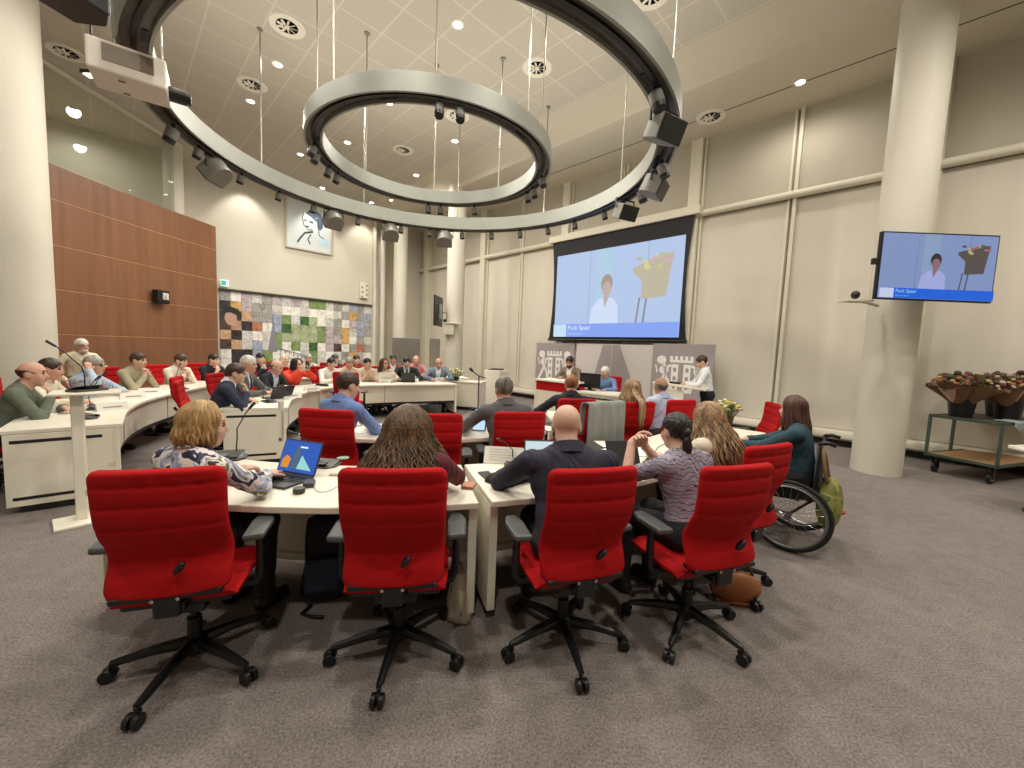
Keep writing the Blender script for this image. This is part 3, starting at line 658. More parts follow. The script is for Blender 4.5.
# ------------------------------------------------------------------ office chair
def back_mesh(detail=1):
    nx, nt = (36, 72) if detail else (10, 18)
    def hw(t):
        w = .226+.010*t+.012*max(0, .2-t); r = .045; d = min(t, 1-t)*.565
        if d < r: w = w-r+math.sqrt(max(0, r*r-(r-d)**2))
        return w
    def yb(t):
        return -.272+.075*math.exp(-((t-.28)/.2)**2)-.035*max(0, t-.45)+.02*max(0, .15-t)/.15
    G = [.40, .565, .73, .88]
    def dent(s, t):
        d = 0
        for g in G:
            d += .005*math.exp(-((t-g)/.013)**2)
            for c in (-.62, -.21, .21, .62): d += .007*math.exp(-((t-g)/.02)**2-((s-c)/.055)**2)
        if t > .33: d -= .0025*abs(math.sin(PI*(t-.40)/.163))*min(1, (t-.33)/.07)
        return d
    v = []; f = []
    for side in (0, 1):
        for j in range(nt+1):
            t = j/nt; t = .5-.5*math.cos(PI*t) if j in () else t
            for i in range(nx+1):
                s = -1+2*i/nx; e = (1-abs(s)**10)**.5*min(1, (min(t, 1-t)/.02))**.5
                x = s*hw(t)
                th = .026*e
                y = yb(t)+.02*s*s
                y = y-(th)+dent(s, t)*e if side == 0 else y+th-dent(s, t)*e
                v.append((x, y, .50+.57*t))
    o = (nx+1)*(nt+1)
    for j in range(nt):
        for i in range(nx):
            a = j*(nx+1)+i; f.append((a, a+1, a+nx+2, a+nx+1)); f.append((o+a, o+a+nx+1, o+a+nx+2, o+a+1))
    b = MB(); b.add(v, f); 
    # stitch rim
    rim = [i for i in range(nx+1)]+[j*(nx+1)+nx for j in range(1, nt+1)]+[nt*(nx+1)+i for i in range(nx-1, -1, -1)]+[j*(nx+1) for j in range(nt-1, 0, -1)]
    n = len(rim); b.f += [(rim[k], o+rim[k], o+rim[(k+1) % n], rim[(k+1) % n]) for k in range(n)]; b.m += [0]*n
    return b
def make_chair(label):
    t = thing('office_chair', label, 'chair', (0, 0, 0))
    bk = back_mesh().build('backrest', RED, t, smooth=True)
    b = MB(); b.T = Matrix.Translation((.06, -.268, .64)) @ Matrix.Rotation(R(35), 4, 'Y') @ Matrix.Rotation(R(15), 4, 'X'); b.ball((0, -.01, 0), (.016, .02, .036), 12); b.build('adjuster_lever', BLACK, bk, smooth=True)
    b = MB(); b.box((0, -.21, .505), (.40, .10, .03)); b.box((0, -.14, .44), (.12, .2, .05)); b.box((0, -.24, .47), (.10, .04, .12))
    o = b.build('back_bracket', BLACK, t, bevel=.012)
    b = MB()
    for sx in (-.045, .045): b.cyl((sx, -.262, .497), (sx, -.266, .497), .008, n=10)
    b.build('bracket_screw', CHROME, o)
    # seat cushion
    b = MB(); n = 20; vs = []; fs = []
    for j in range(n+1):
        for i in range(n+1):
            s, u = -1+2*i/n, -1+2*j/n
            x = s*.245; y = .045+u*.225
            k = 1-.08*max(0, abs(s)*abs(u)-.5)
            z = .475+.012*(1-s*s)-.03*max(0, u-.5)**2*4*.3-.018*(abs(s)**8+abs(u)**8)
            vs.append((x*k, y*k, z))
    m = len(vs); vs += [(x*.97, y*.97, .432) for x, y, z in vs]
    for j in range(n):
        for i in range(n):
            a = j*(n+1)+i; fs += [(a, a+1, a+n+2, a+n+1), (m+a, m+a+n+1, m+a+n+2, m+a+1)]
    rim = [i for i in range(n+1)]+[j*(n+1)+n for j in range(1, n+1)]+[n*(n+1)+i for i in range(n-1, -1, -1)]+[j*(n+1) for j in range(n-1, 0, -1)]
    fs += [(rim[k], m+rim[k], m+rim[(k+1) % len(rim)], rim[(k+1) % len(rim)]) for k in range(len(rim))]
    b.add(vs, fs); b.build('seat', RED, t, smooth=50)
    b = MB(); b.box((0, .03, .417), (.42, .38, .03)); b.box((0, -.02, .38), (.2, .26, .05)); b.build('seat_shell', BLACK, t, bevel=.012)
    for s in (-1, 1):
        b = MB(); b.tube([(s*.14, .0, .39), (s*.265, .0, .39), (s*.283, .0, .43), (s*.283, .0, .655)], [.024, .024, .024, .018], n=8); a = b.build('armrest', BLACK, t, smooth=40)
        b = MB(); b.prism([(s*.24, -.13), (s*.33, -.12), (s*.335, .06), (s*.31, .14), (s*.25, .14), (s*.235, .05)], .655, .688); b.build('armrest_pad', ARMGREY, a, bevel=.012)
    b = MB(); b.cyl((0, 0, .06), (0, 0, .25), .03, n=16); b.cyl((0, 0, .25), (0, 0, .37), .017, n=16); b.build('gas_column', BLACKM, t, smooth=40)
    b = MB(); b.lathe([(.03, .085), (.055, .09), (.055, .135), (.03, .15)], 20); b.build('base_hub', BLACKM, t, smooth=40)
    for k in range(5):
        b = MB(); b.tube([(0, .03, .122), (0, .16, .112), (0, .30, .084), (0, .325, .082)], [.03, .024, .017, .012], n=8)
        l = b.build('base_leg', BLACKM, t, smooth=40); l.rotation_euler = (0, 0, R(270-90+72*k))
        l['leg_angle'] = R(180+72*k)
        b = MB(); b.cyl((0, .325, .04), (0, .325, .084), .008, n=8)
        for sx in (-.017, .017): b.cyl((sx-.011, .335, .03), (sx+.011, .335, .03), .03, n=18)
        b.box((0, .325, .052), (.012, .05, .02)); b.build('caster', BLACK, l, smooth=40, bevel=.004)
    return t
CHAIR = [None]
def chair(label, x, y, face, spin=0, group='red office chairs'):
    rz = R(face-90)
    if CHAIR[0] is None:
        c = CHAIR[0] = make_chair(label); c.location = (x, y, 0); c.rotation_euler = (0, 0, rz); c['group'] = group
    else: c = dup(CHAIR[0], label, (x, y, 0), rz, group)
    for ch in c.children:
        if ch.name.startswith('base_leg'): ch.rotation_euler = (0, 0, ch['leg_angle']+R(spin)-rz)
    return c
def facing(x, y, tx=-1.3, ty=6.0): return math.degrees(math.atan2(ty-y, tx-x))

# ------------------------------------------------------------------ table things
MICG = mat('mic_grey', (66, 66, 62), .45)
def make_mic():
    t = thing('conference_microphone', 'x', 'microphone')
    b = MB(); b.prism([(-.13, -.03), (-.09, -.08), (.09, -.08), (.13, -.03), (.12, .07), (-.12, .07)], 0, .018)
    b.add([(-.12, -.03, .018), (-.085, -.075, .018), (.085, -.075, .018), (.12, -.03, .018), (.11, .065, .05), (-.11, .065, .05)], [(0, 1, 2, 3), (0, 3, 4, 5), (1, 0, 5), (2, 4, 3)])
    b.build('base', MICG, t, bevel=.006)
    b = MB(); b.prism([(-.05, -.05), (.02, -.05), (.02, .03), (-.05, .03)], .03, .036); b.build('button_panel', mat('mic_panel', (96, 98, 92), .35), t)
    b = MB(); b.tube([(.05, .05, .04), (.055, .06, .14), (.06, .04, .21), (.13, -.02, .33), (.16, -.045, .37)], .0045, n=6); b.build('gooseneck', BLACK, t, smooth=40)
    b = MB(); b.tube([(.16, -.045, .37), (.2, -.08, .415)], [.009, .011], n=8); b.build('capsule', BLACK, t, smooth=40)
    return t
MIC = [None]
def mic(label, x, y, rz, z=.7405, flip=False, short=1.):
    if MIC[0] is None: MIC[0] = make_mic(); MIC[0]['label'] = label; MIC[0]['group'] = 'conference microphones'; c = MIC[0]; c.location = (x, y, z); c.rotation_euler = (0, 0, R(rz))
    else: c = dup(MIC[0], label, (x, y, z), R(rz), 'conference microphones')
    if flip or short != 1: c.scale = (-1 if flip else 1, 1, short)
    return c
def nameplate(label, x, y, rz, z=.741, w=.26, h=.09):
    t = thing('name_plate', label, 'name plate', (x, y, z), R(rz), 'name plates on the desks')
    b = MB(); b.T = Matrix.Rotation(PI/2, 4, 'Y'); hh = h/2
    b.T = Matrix.Translation((-w/2, 0, 0)) @ Matrix.Rotation(PI/2, 4, 'Z') @ Matrix.Rotation(PI/2, 4, 'X')
    b.prism([(-.04, 0), (-.002, h), (.002, h), (.04, 0), (.035, 0), (0, h-.006), (-.035, 0)], 0, w); b.build('folded_card', PAPER, t)
    b = MB(); b.box((0, -.026, h*.42), (w*.6, .003, .014), rx=R(-22)); b.build('printed_line', mat('print_line', (150, 146, 142), .8), t)
    return t
def sheet(label, x, y, rz, w=.21, d=.297, z=.741, n=1):
    t = tag(MB().box((0, 0, .001*n), (w, d, .002*n)).build('paper_sheet', PAPER), label, 'paper'); t.location = (x, y, z); t.rotation_euler = (0, 0, R(rz)); return t
def cup(label, x, y, z=.7405):
    t = thing('paper_cup', label, 'cup', (x, y, z))
    b = MB(); b.lathe([(.028, 0), (.038, .1), (.036, .1), (.027, .005)], 20); b.build('cup_wall', mat('cup_white', (225, 222, 210), .6), t, smooth=40); return t
def tumbler(label, x, y, z=.7405):
    t = thing('water_glass', label, 'glass', (x, y, z), 0, 'water glasses')
    b = MB(); b.lathe([(.03, 0), (.034, .11), (.032, .11), (.028, .008), (.0001, .008)], 20); b.build('glass_wall', GLASS, t, smooth=40); return t
def laptop(label, x, y, rz, scr, lid=105, w=.32, d=.22, z=.741, key=DGREY, casing=DGREY):
    """rz: direction (deg) the user faces"""
    t = thing('laptop', label, 'laptop', (x, y, z), R(rz-90))
    b = MB(); b.box((0, 0, .008), (w, d, .015)); b.build('keyboard_base', casing, t, bevel=.003)
    b = MB()
    for r in range(4):
        for c in range(11): b.box((-w*.42+c*w*.084, .06-r*.027, .0165), (w*.07, .021, .003))
    b.build('keys', BLACK, t)
    h = d*.98
    M = Matrix.Translation((0, d/2, .014)) @ Matrix.Rotation(R(90-lid)*1, 4, 'X')
    b = MB(); b.T = M; b.box((0, .004, h/2), (w, .008, h)); l = b.build('lid', casing, t, bevel=.003)
    b = MB(); b.T = M; b.box((0, -.0015, h/2), (w*.94, .003, h*.92)); b.build('screen', scr, l)
    return t, M
DARKSCR = mat('laptop_back', (40, 41, 44), .4)
# ------------------------------------------------------------------ people: one smooth surface grown from blended limbs, clothes as shells over it
def V3(*a): return np.array(a, float)
class Body:
    def __init__(s): s.p = []
    def cap(s, a, b, ra, rb, reg, k=.02): s.p.append(('c', np.array(a, float), np.array(b, float), ra, rb, reg, k))
    def ell(s, c, r, reg, M=None, k=.02): s.p.append(('e', np.array(c, float), np.array(r, float), np.eye(3) if M is None else np.array(M), 0, reg, k))
    def dist(s, p, X):
        if p[0] == 'c':
            a, b, ra, rb = p[1], p[2], p[3], p[4]
            ab = b-a; t = np.clip(((X-a)@ab)/max(1e-9, ab@ab), 0, 1)
            return np.linalg.norm(X-a-t[..., None]*ab, axis=-1)-(ra+(rb-ra)*t)
        c, r, M = p[1], p[2], p[3]
        q = (X-c)@M; k0 = np.linalg.norm(q/r, axis=-1); k1 = np.linalg.norm(q/(r*r), axis=-1)
        return k0*(k0-1)/np.maximum(k1, 1e-6)
    def bounds(s, p):
        if p[0] == 'c':
            rr = max(p[3], p[4]); return np.minimum(p[1], p[2])-rr, np.maximum(p[1], p[2])+rr
        m = p[2].max(); return p[1]-m, p[1]+m
    def mesh(s, vox):
        lo = np.min([s.bounds(p)[0] for p in s.p], 0)-3*vox; hi = np.max([s.bounds(p)[1] for p in s.p], 0)+3*vox
        n = np.ceil((hi-lo)/vox).astype(int)+1
        D = np.full(n, .2, np.float32); ax = [lo[i]+vox*np.arange(n[i]) for i in range(3)]
        for p in s.p:
            a, b = s.bounds(p); pad = p[6]+2*vox
            i0 = np.maximum(0, np.floor((a-pad-lo)/vox).astype(int)); i1 = np.minimum(n, np.ceil((b+pad-lo)/vox).astype(int)+1)
            X = np.stack(np.meshgrid(*[ax[k][i0[k]:i1[k]] for k in range(3)], indexing='ij'), -1)
            sl = tuple(slice(i0[k], i1[k]) for k in range(3)); d = s.dist(p, X).astype(np.float32); o = D[sl]; k = p[6]
            h = np.clip(.5+.5*(o-d)/k, 0, 1); D[sl] = o*(1-h)+d*h-k*h*(1-h)
        return nets(D, lo, vox)
    def label(s, X):
        best = np.full(len(X), 9.); reg = np.zeros(len(X), int); regs = []
        for p in s.p:
            if p[5] not in regs: regs.append(p[5])
            d = s.dist(p, X); m = d < best; best[m] = d[m]; reg[m] = regs.index(p[5])
        return reg, regs
def nets(D, lo, vox):
    S = D < 0; nx, ny, nz = D.shape
    c = [S[dx:nx-1+dx, dy:ny-1+dy, dz:nz-1+dz] for dx in (0, 1) for dy in (0, 1) for dz in (0, 1)]
    cnt = sum(x.astype(np.int8) for x in c); act = (cnt > 0) & (cnt < 8)
    idx = -np.ones(act.shape, np.int64); I = np.argwhere(act); idx[act] = np.arange(len(I))
    cor = np.array([(dx, dy, dz) for dx in (0, 1) for dy in (0, 1) for dz in (0, 1)])
    vals = np.stack([D[I[:, 0]+a, I[:, 1]+b, I[:, 2]+e] for a, b, e in cor], 1)
    acc = np.zeros((len(I), 3)); w = np.zeros(len(I))
    for i in range(8):
        for j in range(i+1, 8):
            if np.abs(cor[i]-cor[j]).sum() != 1: continue
            a, b = vals[:, i], vals[:, j]; m = (a < 0) != (b < 0)
            t = np.where(m, a/np.where(m, a-b, 1), 0)
            acc += np.where(m[:, None], cor[i]+t[:, None]*(cor[j]-cor[i]), 0); w += m
    v = lo+vox*(I+acc/np.maximum(w, 1)[:, None])
    F = []
    for axn in range(3):
        a = np.moveaxis(S, axn, 0); E = a[:-1] != a[1:]; E = np.moveaxis(E, 0, axn)
        o1, o2 = [k for k in range(3) if k != axn]
        P = np.argwhere(E); P = P[(P[:, o1] > 0) & (P[:, o2] > 0) & (P[:, o1] < D.shape[o1]-1) & (P[:, o2] < D.shape[o2]-1)]
        def at(d1, d2):
            Q = P.copy(); Q[:, o1] -= d1; Q[:, o2] -= d2; return idx[Q[:, 0], Q[:, 1], Q[:, 2]]
        q = np.stack([at(0, 0), at(1, 0), at(1, 1), at(0, 1)], 1)
        ins = S[P[:, 0], P[:, 1], P[:, 2]]; fl = ins ^ (axn == 1)
        q[~fl] = q[~fl][:, ::-1]; F.append(q)
    return v, np.concatenate(F)
def to_obj(name, v, f, m, parent, smooth=True):
    me = bpy.data.meshes.new(name); me.vertices.add(len(v)); me.vertices.foreach_set('co', np.asarray(v, np.float32).ravel())
    me.loops.add(f.size); me.loops.foreach_set('vertex_index', f.ravel().astype(np.int32))
    me.polygons.add(len(f)); me.polygons.foreach_set('loop_start', np.arange(0, f.size, f.shape[1], dtype=np.int32)); me.polygons.foreach_set('loop_total', np.full(len(f), f.shape[1], dtype=np.int32))
    me.update(calc_edges=True); me.validate()
    for x in (m if isinstance(m, list) else [m]): me.materials.append(x)
    if smooth: me.shade_smooth()
    o = bpy.data.objects.new(name, me); COL.objects.link(o); o.parent = parent; return o
def vnormals(v, f):
    n = np.cross(v[f[:, 1]]-v[f[:, 0]], v[f[:, 2]]-v[f[:, 0]])+np.cross(v[f[:, 2]]-v[f[:, 0]], v[f[:, 3]]-v[f[:, 0]])
    N = np.zeros_like(v)
    for k in range(4): np.add.at(N, f[:, k], n)
    return N/np.maximum(1e-9, np.linalg.norm(N, axis=1))[:, None]
def shell(name, v, f, N, keep, off, m, parent, crease=0.):
    F = f[keep]
    if len(F) < 4: return None
    used = np.unique(F); mp = -np.ones(len(v), int); mp[used] = np.arange(len(used)); F2 = mp[F]
    E = np.sort(np.concatenate([F2[:, [k, (k+1) % 4]] for k in range(4)]), 1); u, ct = np.unique(E, axis=0, return_counts=True)
    bnd = np.zeros(len(used), bool); bnd[u[ct == 1].ravel()] = True
    P = v[used]; o = np.full(len(used), off)
    if crease: o = o+crease*(np.sin(P[:, 2]*52+9*np.sin(P[:, 0]*21+P[:, 1]*13))*np.sin(P[:, 0]*17-P[:, 1]*23+P[:, 2]*11))
    outer = P+N[used]*o[:, None]; inner = P-N[used]*.003
    # hem: boundary verts doubled to close the edge onto the skin
    bi = np.where(bnd)[0]; bm_ = -np.ones(len(used), int); bm_[bi] = len(used)+np.arange(len(bi))
    VV = np.concatenate([outer, inner[bi]])
    be = []
    # directed boundary edges
    dE = np.concatenate([F2[:, [k, (k+1) % 4]] for k in range(4)]); key = np.sort(dE, 1)
    bs = set(map(tuple, u[ct == 1]))
    for (a, b), kx in zip(dE, map(tuple, key)):
        if kx in bs: be.append((b, a, bm_[a], bm_[b]))
    FF = np.concatenate([F2, np.array(be, int).reshape(-1, 4)])
    return to_obj(name, VV, FF, m, parent)
def rotx(a): c, s = math.cos(a), math.sin(a); return np.array([[1, 0, 0], [0, c, -s], [0, s, c]])
def roty(a): c, s = math.cos(a), math.sin(a); return np.array([[c, 0, s], [0, 1, 0], [-s, 0, c]])
def rotz(a): c, s = math.cos(a), math.sin(a); return np.array([[c, -s, 0], [s, c, 0], [0, 0, 1]])
def ik(a, b, l1, l2, pole):
    d = b-a; L = np.linalg.norm(d)
    if L > (l1+l2)*.995: b = a+d/L*(l1+l2)*.995; d = b-a; L = np.linalg.norm(d)
    u = d/L; x = (l1*l1-l2*l2+L*L)/(2*L); h = math.sqrt(max(0, l1*l1-x*x))
    p = np.array(pole, float); p = p-u*(p@u); p = p/max(1e-6, np.linalg.norm(p))
    return a+u*x+p*h, b
def nrm(x): x = np.array(x, float); return x/max(1e-9, np.linalg.norm(x))
def hand(B, wrist, d, pn, side, curl=.5, fine=True, reg='skin'):
    """d = pointing direction, pn = palm normal, side +1 right / -1 left"""
    d = nrm(d); pn = nrm(pn-d*(pn@d)); sx = nrm(np.cross(d, pn))*side   # towards the thumb
    kn = wrist+d*.085
    B.cap(wrist, wrist+d*.03, .026, .026, reg, .012)
    M = np.stack([sx, d, pn], 1)
    B.ell(wrist+d*.055, (.041, .05, .0155), reg, M, .008)
    for i, (off, ln) in enumerate(((.031, .068), (.011, .076), (-.010, .070), (-.030, .055))):
        a0 = curl*(.55+.1*i); p = kn+sx*off-d*(.004*abs(i-1)); dd = nrm(d*math.cos(a0)+pn*math.sin(a0))
        q = p+dd*ln*.5; a1 = a0+curl*1.2; de = nrm(d*math.cos(a1)+pn*math.sin(a1)); e = q+de*ln*.32; a2 = a1+curl*.7; df = nrm(d*math.cos(a2)+pn*math.sin(a2))
        B.cap(p, q, .0098, .009, reg, .004); B.cap(q, e, .009, .0082, reg, .003); B.cap(e, e+df*ln*.24, .0082, .0072, reg, .003)
    tb = wrist+d*.028+sx*.03; t1 = tb+nrm(sx*.75+d*.75+pn*.3)*.04; t2 = t1+nrm(sx*.3+d*.95+pn*.45)*.033
    B.cap(tb, t1, .0135, .011, reg, .008); B.cap(t1, t2, .011, .0085, reg, .003)
SKIN = {'fair': (206, 166, 143), 'pale': (218, 180, 158), 'pink': (200, 152, 130), 'tan': (172, 126, 102), 'dark': (120, 78, 58)}
def skin_mat(k): return mat('skin_'+k, SKIN[k], .55, var=.05, vscale=25, bump=.05, bscale=300)
HAIRC = {'blonde': [(122, 92, 56), (196, 160, 104)], 'brown': [(38, 26, 18), (74, 52, 36)], 'curlybrown': [(40, 28, 20), (120, 90, 62)], 'dark': [(14, 11, 11), (38, 30, 28)], 'longblond': [(92, 68, 46), (184, 150, 108)], 'auburn': [(48, 26, 20), (96, 58, 44)], 'grey': [(120, 116, 108), (186, 182, 170)], 'white': [(186, 180, 168), (226, 220, 208)], 'red': [(98, 58, 32), (158, 100, 60)], 'greydark': [(66, 62, 56), (140, 134, 122)]}
def hair_mat(k):
    a, b = HAIRC[k]; return ramp_mat('hair_'+k, [(.3, a), (.7, b)], 26, 'noise', .5, 4, .6, (1, 1, .18), const=False)
EYE = mat('eye_dark', (36, 26, 22), .3); LIP = mat('lip', (164, 88, 80), .5); FRAME = mat('spectacle_frame', (40, 32, 28), .3)
def person(label, x, y, face, top, bottom=(30, 30, 34), skin='fair', hair=('short', 'brown'), seated=True, s=1.0, lean=12, yaw=0, roll=0, head=(0, 0, 0), hands=None, sleeve='long', jacket=None, vox=.012, group=None, z0=0, glasses=False, beard=None, topname='shirt', wide=1.0, curl=.6, shoulders=1., seat=.475, collar=None):
    """face: heading of the seat in degrees; hands: ((x,y,z) wrist left, pole, dir, palm) for left and right in seat space"""
    t = thing('person', label, 'person', (x, y, z0), R(face-90), group)
    if collar is None: collar = topname in ('shirt', 'jacket')
    B = Body(); hipz = (seat+.105) if seated else .93*s
    hip = V3(0, -.02, hipz); T = rotz(R(yaw))@rotx(R(-lean))@roty(R(roll))
    P = lambda a, b, c: hip+T@(V3(a, b, c)*s)
    wide = wide*1.07; w = wide*shoulders
    # trunk
    B.ell(hip+V3(0, 0, -.005), (.168*s*wide, .125*s, .115*s), 'bottom', k=.05)
    B.ell(P(0, .0, .13), (.142*s*wide, .102*s, .14*s), 'top', T, .06)
    B.ell(P(0, .005, .31), (.162*s*w, .108*s, .17*s), 'top', T, .06)
    B.cap(P(-.14*w, -.005, .41), P(.14*w, -.005, .41), .066*s, .066*s, 'top', .05)
    B.cap(P(-.07, -.012, .455), P(.07, -.012, .455), .05*s, .05*s, 'top', .05)
    nk = P(0, .0, .475); hy, hp, hr = [R(a) for a in head]
    Hm = rotz(hy+R(yaw))@rotx(hp)@roty(hr)
    hc = P(0, .015, .545)+V3(0, .018, .074)*s+ V3(-math.sin(hy+R(yaw)), math.cos(hy+R(yaw)), 0)*.015
    Hd = lambda a, b, c: hc+Hm@(V3(a, b, c)*s)
    B.cap(nk, Hd(0, -.015, -.06), .060*s*min(1.15, wide), .056*s, 'skin', .02)
    B.cap(P(0, -.01, .455), P(0, -.005, .50), .064*s, .058*s, 'top', .01)      # collar
    # head
    B.ell(Hd(0, -.012, .022), V3(.080, .097, .093)*s, 'skin', Hm, .02)
    B.ell(Hd(0, .022, -.045), V3(.060, .072, .072)*s, 'skin', Hm, .03)
    B.ell(Hd(0, .05, -.098), V3(.03, .03, .022)*s, 'skin', Hm, .02)
    B.cap(Hd(0, .086, .010), Hd(0, .102, -.024), .008*s, .0115*s, 'skin', .012)
    for sd in (-1, 1):
        B.ell(Hd(sd*.077, -.008, -.012), V3(.011, .022, .034)*s, 'skin', Hm, .008)
        B.ell(Hd(sd*.031, .08, .012), V3(.0135, .009, .0075)*s, 'eye', Hm, .003)
        B.cap(Hd(sd*.016, .087, .034), Hd(sd*.046, .078, .036), .006*s, .004*s, 'brow', .004)
        B.ell(Hd(sd*.034, .062, -.03), V3(.024, .022, .022)*s, 'skin', Hm, .02)
    B.ell(Hd(0, .087, -.062), V3(.024, .009, .007)*s, 'lip', Hm, .004)
    if beard: B.ell(Hd(0, .042, -.085), V3(.058, .058, .048)*s, 'beard', Hm, .012)
    # legs
    if seated:
        for sd in (-1, 1):
            kn = V3(sd*.115, .40, seat+.065); an = V3(sd*.12, .38, .10)
            B.cap(hip+V3(sd*.085, .0, -.01), kn, .087*s, .062*s, 'bottom', .05); B.cap(kn, an, .058*s, .043*s, 'bottom', .03)
            B.cap(an+V3(0, -.025, -.055), an+V3(sd*.01, .12, -.065), .038, .034, 'shoe%d' % sd, .02); B.cap(an, an+V3(0, 0, -.05), .042, .04, 'shoe%d' % sd, .02)
    else:
        for sd in (-1, 1):
            kn = V3(sd*.10, .01+.02*sd, .49*s); an = V3(sd*.105, -.02+.03*sd, .09)
            B.cap(hip+V3(sd*.08, .0, -.04), kn, .09*s, .062*s, 'bottom', .05); B.cap(kn, an, .06*s, .044*s, 'bottom', .03)
            B.cap(an+V3(0, -.03, -.048), an+V3(sd*.015, .13, -.055), .038, .034, 'shoe%d' % sd, .02); B.cap(an, an+V3(0, 0, -.04), .042, .04, 'shoe%d' % sd, .02)
    # arms
    hands = hands or POSE['desk']
    for sd, hnd in zip((-1, 1), hands):
        sh = P(sd*.178*w, 0, .415); wr = np.array(hnd[0], float) if not isinstance(hnd[0], str) else Hd(0, .075, -.10)+V3(sd*.035, .045, -.13)*s
        el, wr = ik(sh, wr, .285*s, .255*s, hnd[1])
        B.cap(sh, el, .052*s, .043*s, 'top', .035); B.cap(el, wr-nrm(wr-el)*.02, .042*s, .029*s, 'top' if sleeve == 'long' else 'skin', .02)
        if sleeve == 'long': B.cap(wr-nrm(wr-el)*.05, wr-nrm(wr-el)*.025, .034*s, .033*s, 'top', .01)
        d = nrm(wr-el) if hnd[2] is None else nrm(hnd[2])
        hand(B, wr-nrm(wr-el)*.01, d, np.array(hnd[3], float), -sd, curl)
    v, f = B.mesh(vox)
    reg, regs = B.label(v); N = vnormals(v, f)
    fr = reg[f]; FR = np.where(fr[:, 0] == fr[:, 1], fr[:, 0], fr[:, 2])
    name = lambda r: regs.index(r) if r in regs else -5
    hcol = hair_mat(hair[1]) if hair[1] in HAIRC else skin_mat(skin)
    mats = [skin_mat(skin), EYE, LIP, hcol]
    body = to_obj('body', v, f, mats, t)
    mi = np.zeros(len(f), np.int32); mi[FR == name('eye')] = 1; mi[FR == name('lip')] = 2; mi[(FR == name('brow')) | (FR == name('beard'))] = 3
    body.data.polygons.foreach_set('material_index', mi)
    topm = top if not isinstance(top, tuple) else mat('cloth_%d_%d_%d' % top, top, .85, bump=.55, bscale=13, var=.06, vscale=10)
    botm = bottom if not isinstance(bottom, tuple) else mat('cloth_%d_%d_%d' % bottom, bottom, .85, bump=.1, bscale=300)
    isT = FR == name('top')
    if jacket:
        # open jacket: the shirt shows in a V on the chest
        C = v[f].mean(1); Lc = ((C-hip)@T)/s
        vee = isT & (Lc[:, 1] > .03) & (np.abs(Lc[:, 0]) < .012+.17*np.clip(Lc[:, 2]-.12, 0, .4)) & (np.abs(Lc[:, 0]) < .07)
        col = isT & (Lc[:, 2] > .475) & (np.linalg.norm(C-nk, axis=1) < .085)
        shirtm = mat('cloth_%d_%d_%d' % jacket['shirt'], jacket['shirt'], .8)
        shell('shirt', v, f, N, vee | col, .004, shirtm, t)
        if jacket.get('tie'):
            tie = vee & (np.abs(Lc[:, 0]) < .024); shell('tie', v, f, N, tie, .010, mat('cloth_%d_%d_%d' % jacket['tie'], jacket['tie'], .6), t)
        shell('jacket', v, f, N, isT & ~vee & ~col, .011, topm, t, .003)
    else:
        shell(topname, v, f, N, isT, .007, topm, t, .003)
    shell('trousers', v, f, N, FR == name('bottom'), .006, botm, t, .002)
    for sd in (-1, 1): shell('shoe', v, f, N, FR == name('shoe%d' % sd), .006, mat('shoe_black', (24, 22, 22), .45), t)
    if collar:
        b = MB(); vs = []; n = 28
        for k in range(n+1):
            a = R(-90-160+320*k/n)
            for r, h in ((.098, -.012), (.080, .052), (.077, .052), (.092, -.014)): vs.append(tuple(P(r*math.cos(a)*min(1.1, wide), r*math.sin(a)*.95-.006, .468+h+.012*math.sin(a)*-1)))
        b.add(vs, [(4*k+j, 4*k+(j+1) % 4, 4*k+4+(j+1) % 4, 4*k+4+j) for k in range(n) for j in range(4)]+[(0, 1, 2, 3), (4*n+3, 4*n+2, 4*n+1, 4*n)])
        b.build('collar', topm if not jacket else mat('cloth_%d_%d_%d' % jacket['shirt'], jacket['shirt'], .8), t, smooth=50)
    hair_obj(hair, hc, Hm, s, t, vox, hcol)
    if glasses:
        b = MB(); g = lambda a, c, e: tuple(Hd(a, c, e))
        for sd in (-1, 1):
            b.tube([g(sd*.033+.021*math.cos(q), .096-.012*abs(math.cos(q)), .010+.017*math.sin(q)) for q in [2*PI*i/14 for i in range(14)]], .0028, n=5, closed=True)
            b.tube([g(sd*.054, .088, .014), g(sd*.078, .05, .014), g(sd*.084, -.01, .006)], .0026, n=5)
        b.tube([g(-.013, .1, .012), g(.013, .1, .012)], .0026, n=5); b.build('spectacles', FRAME, t)
    return t, Hd, P
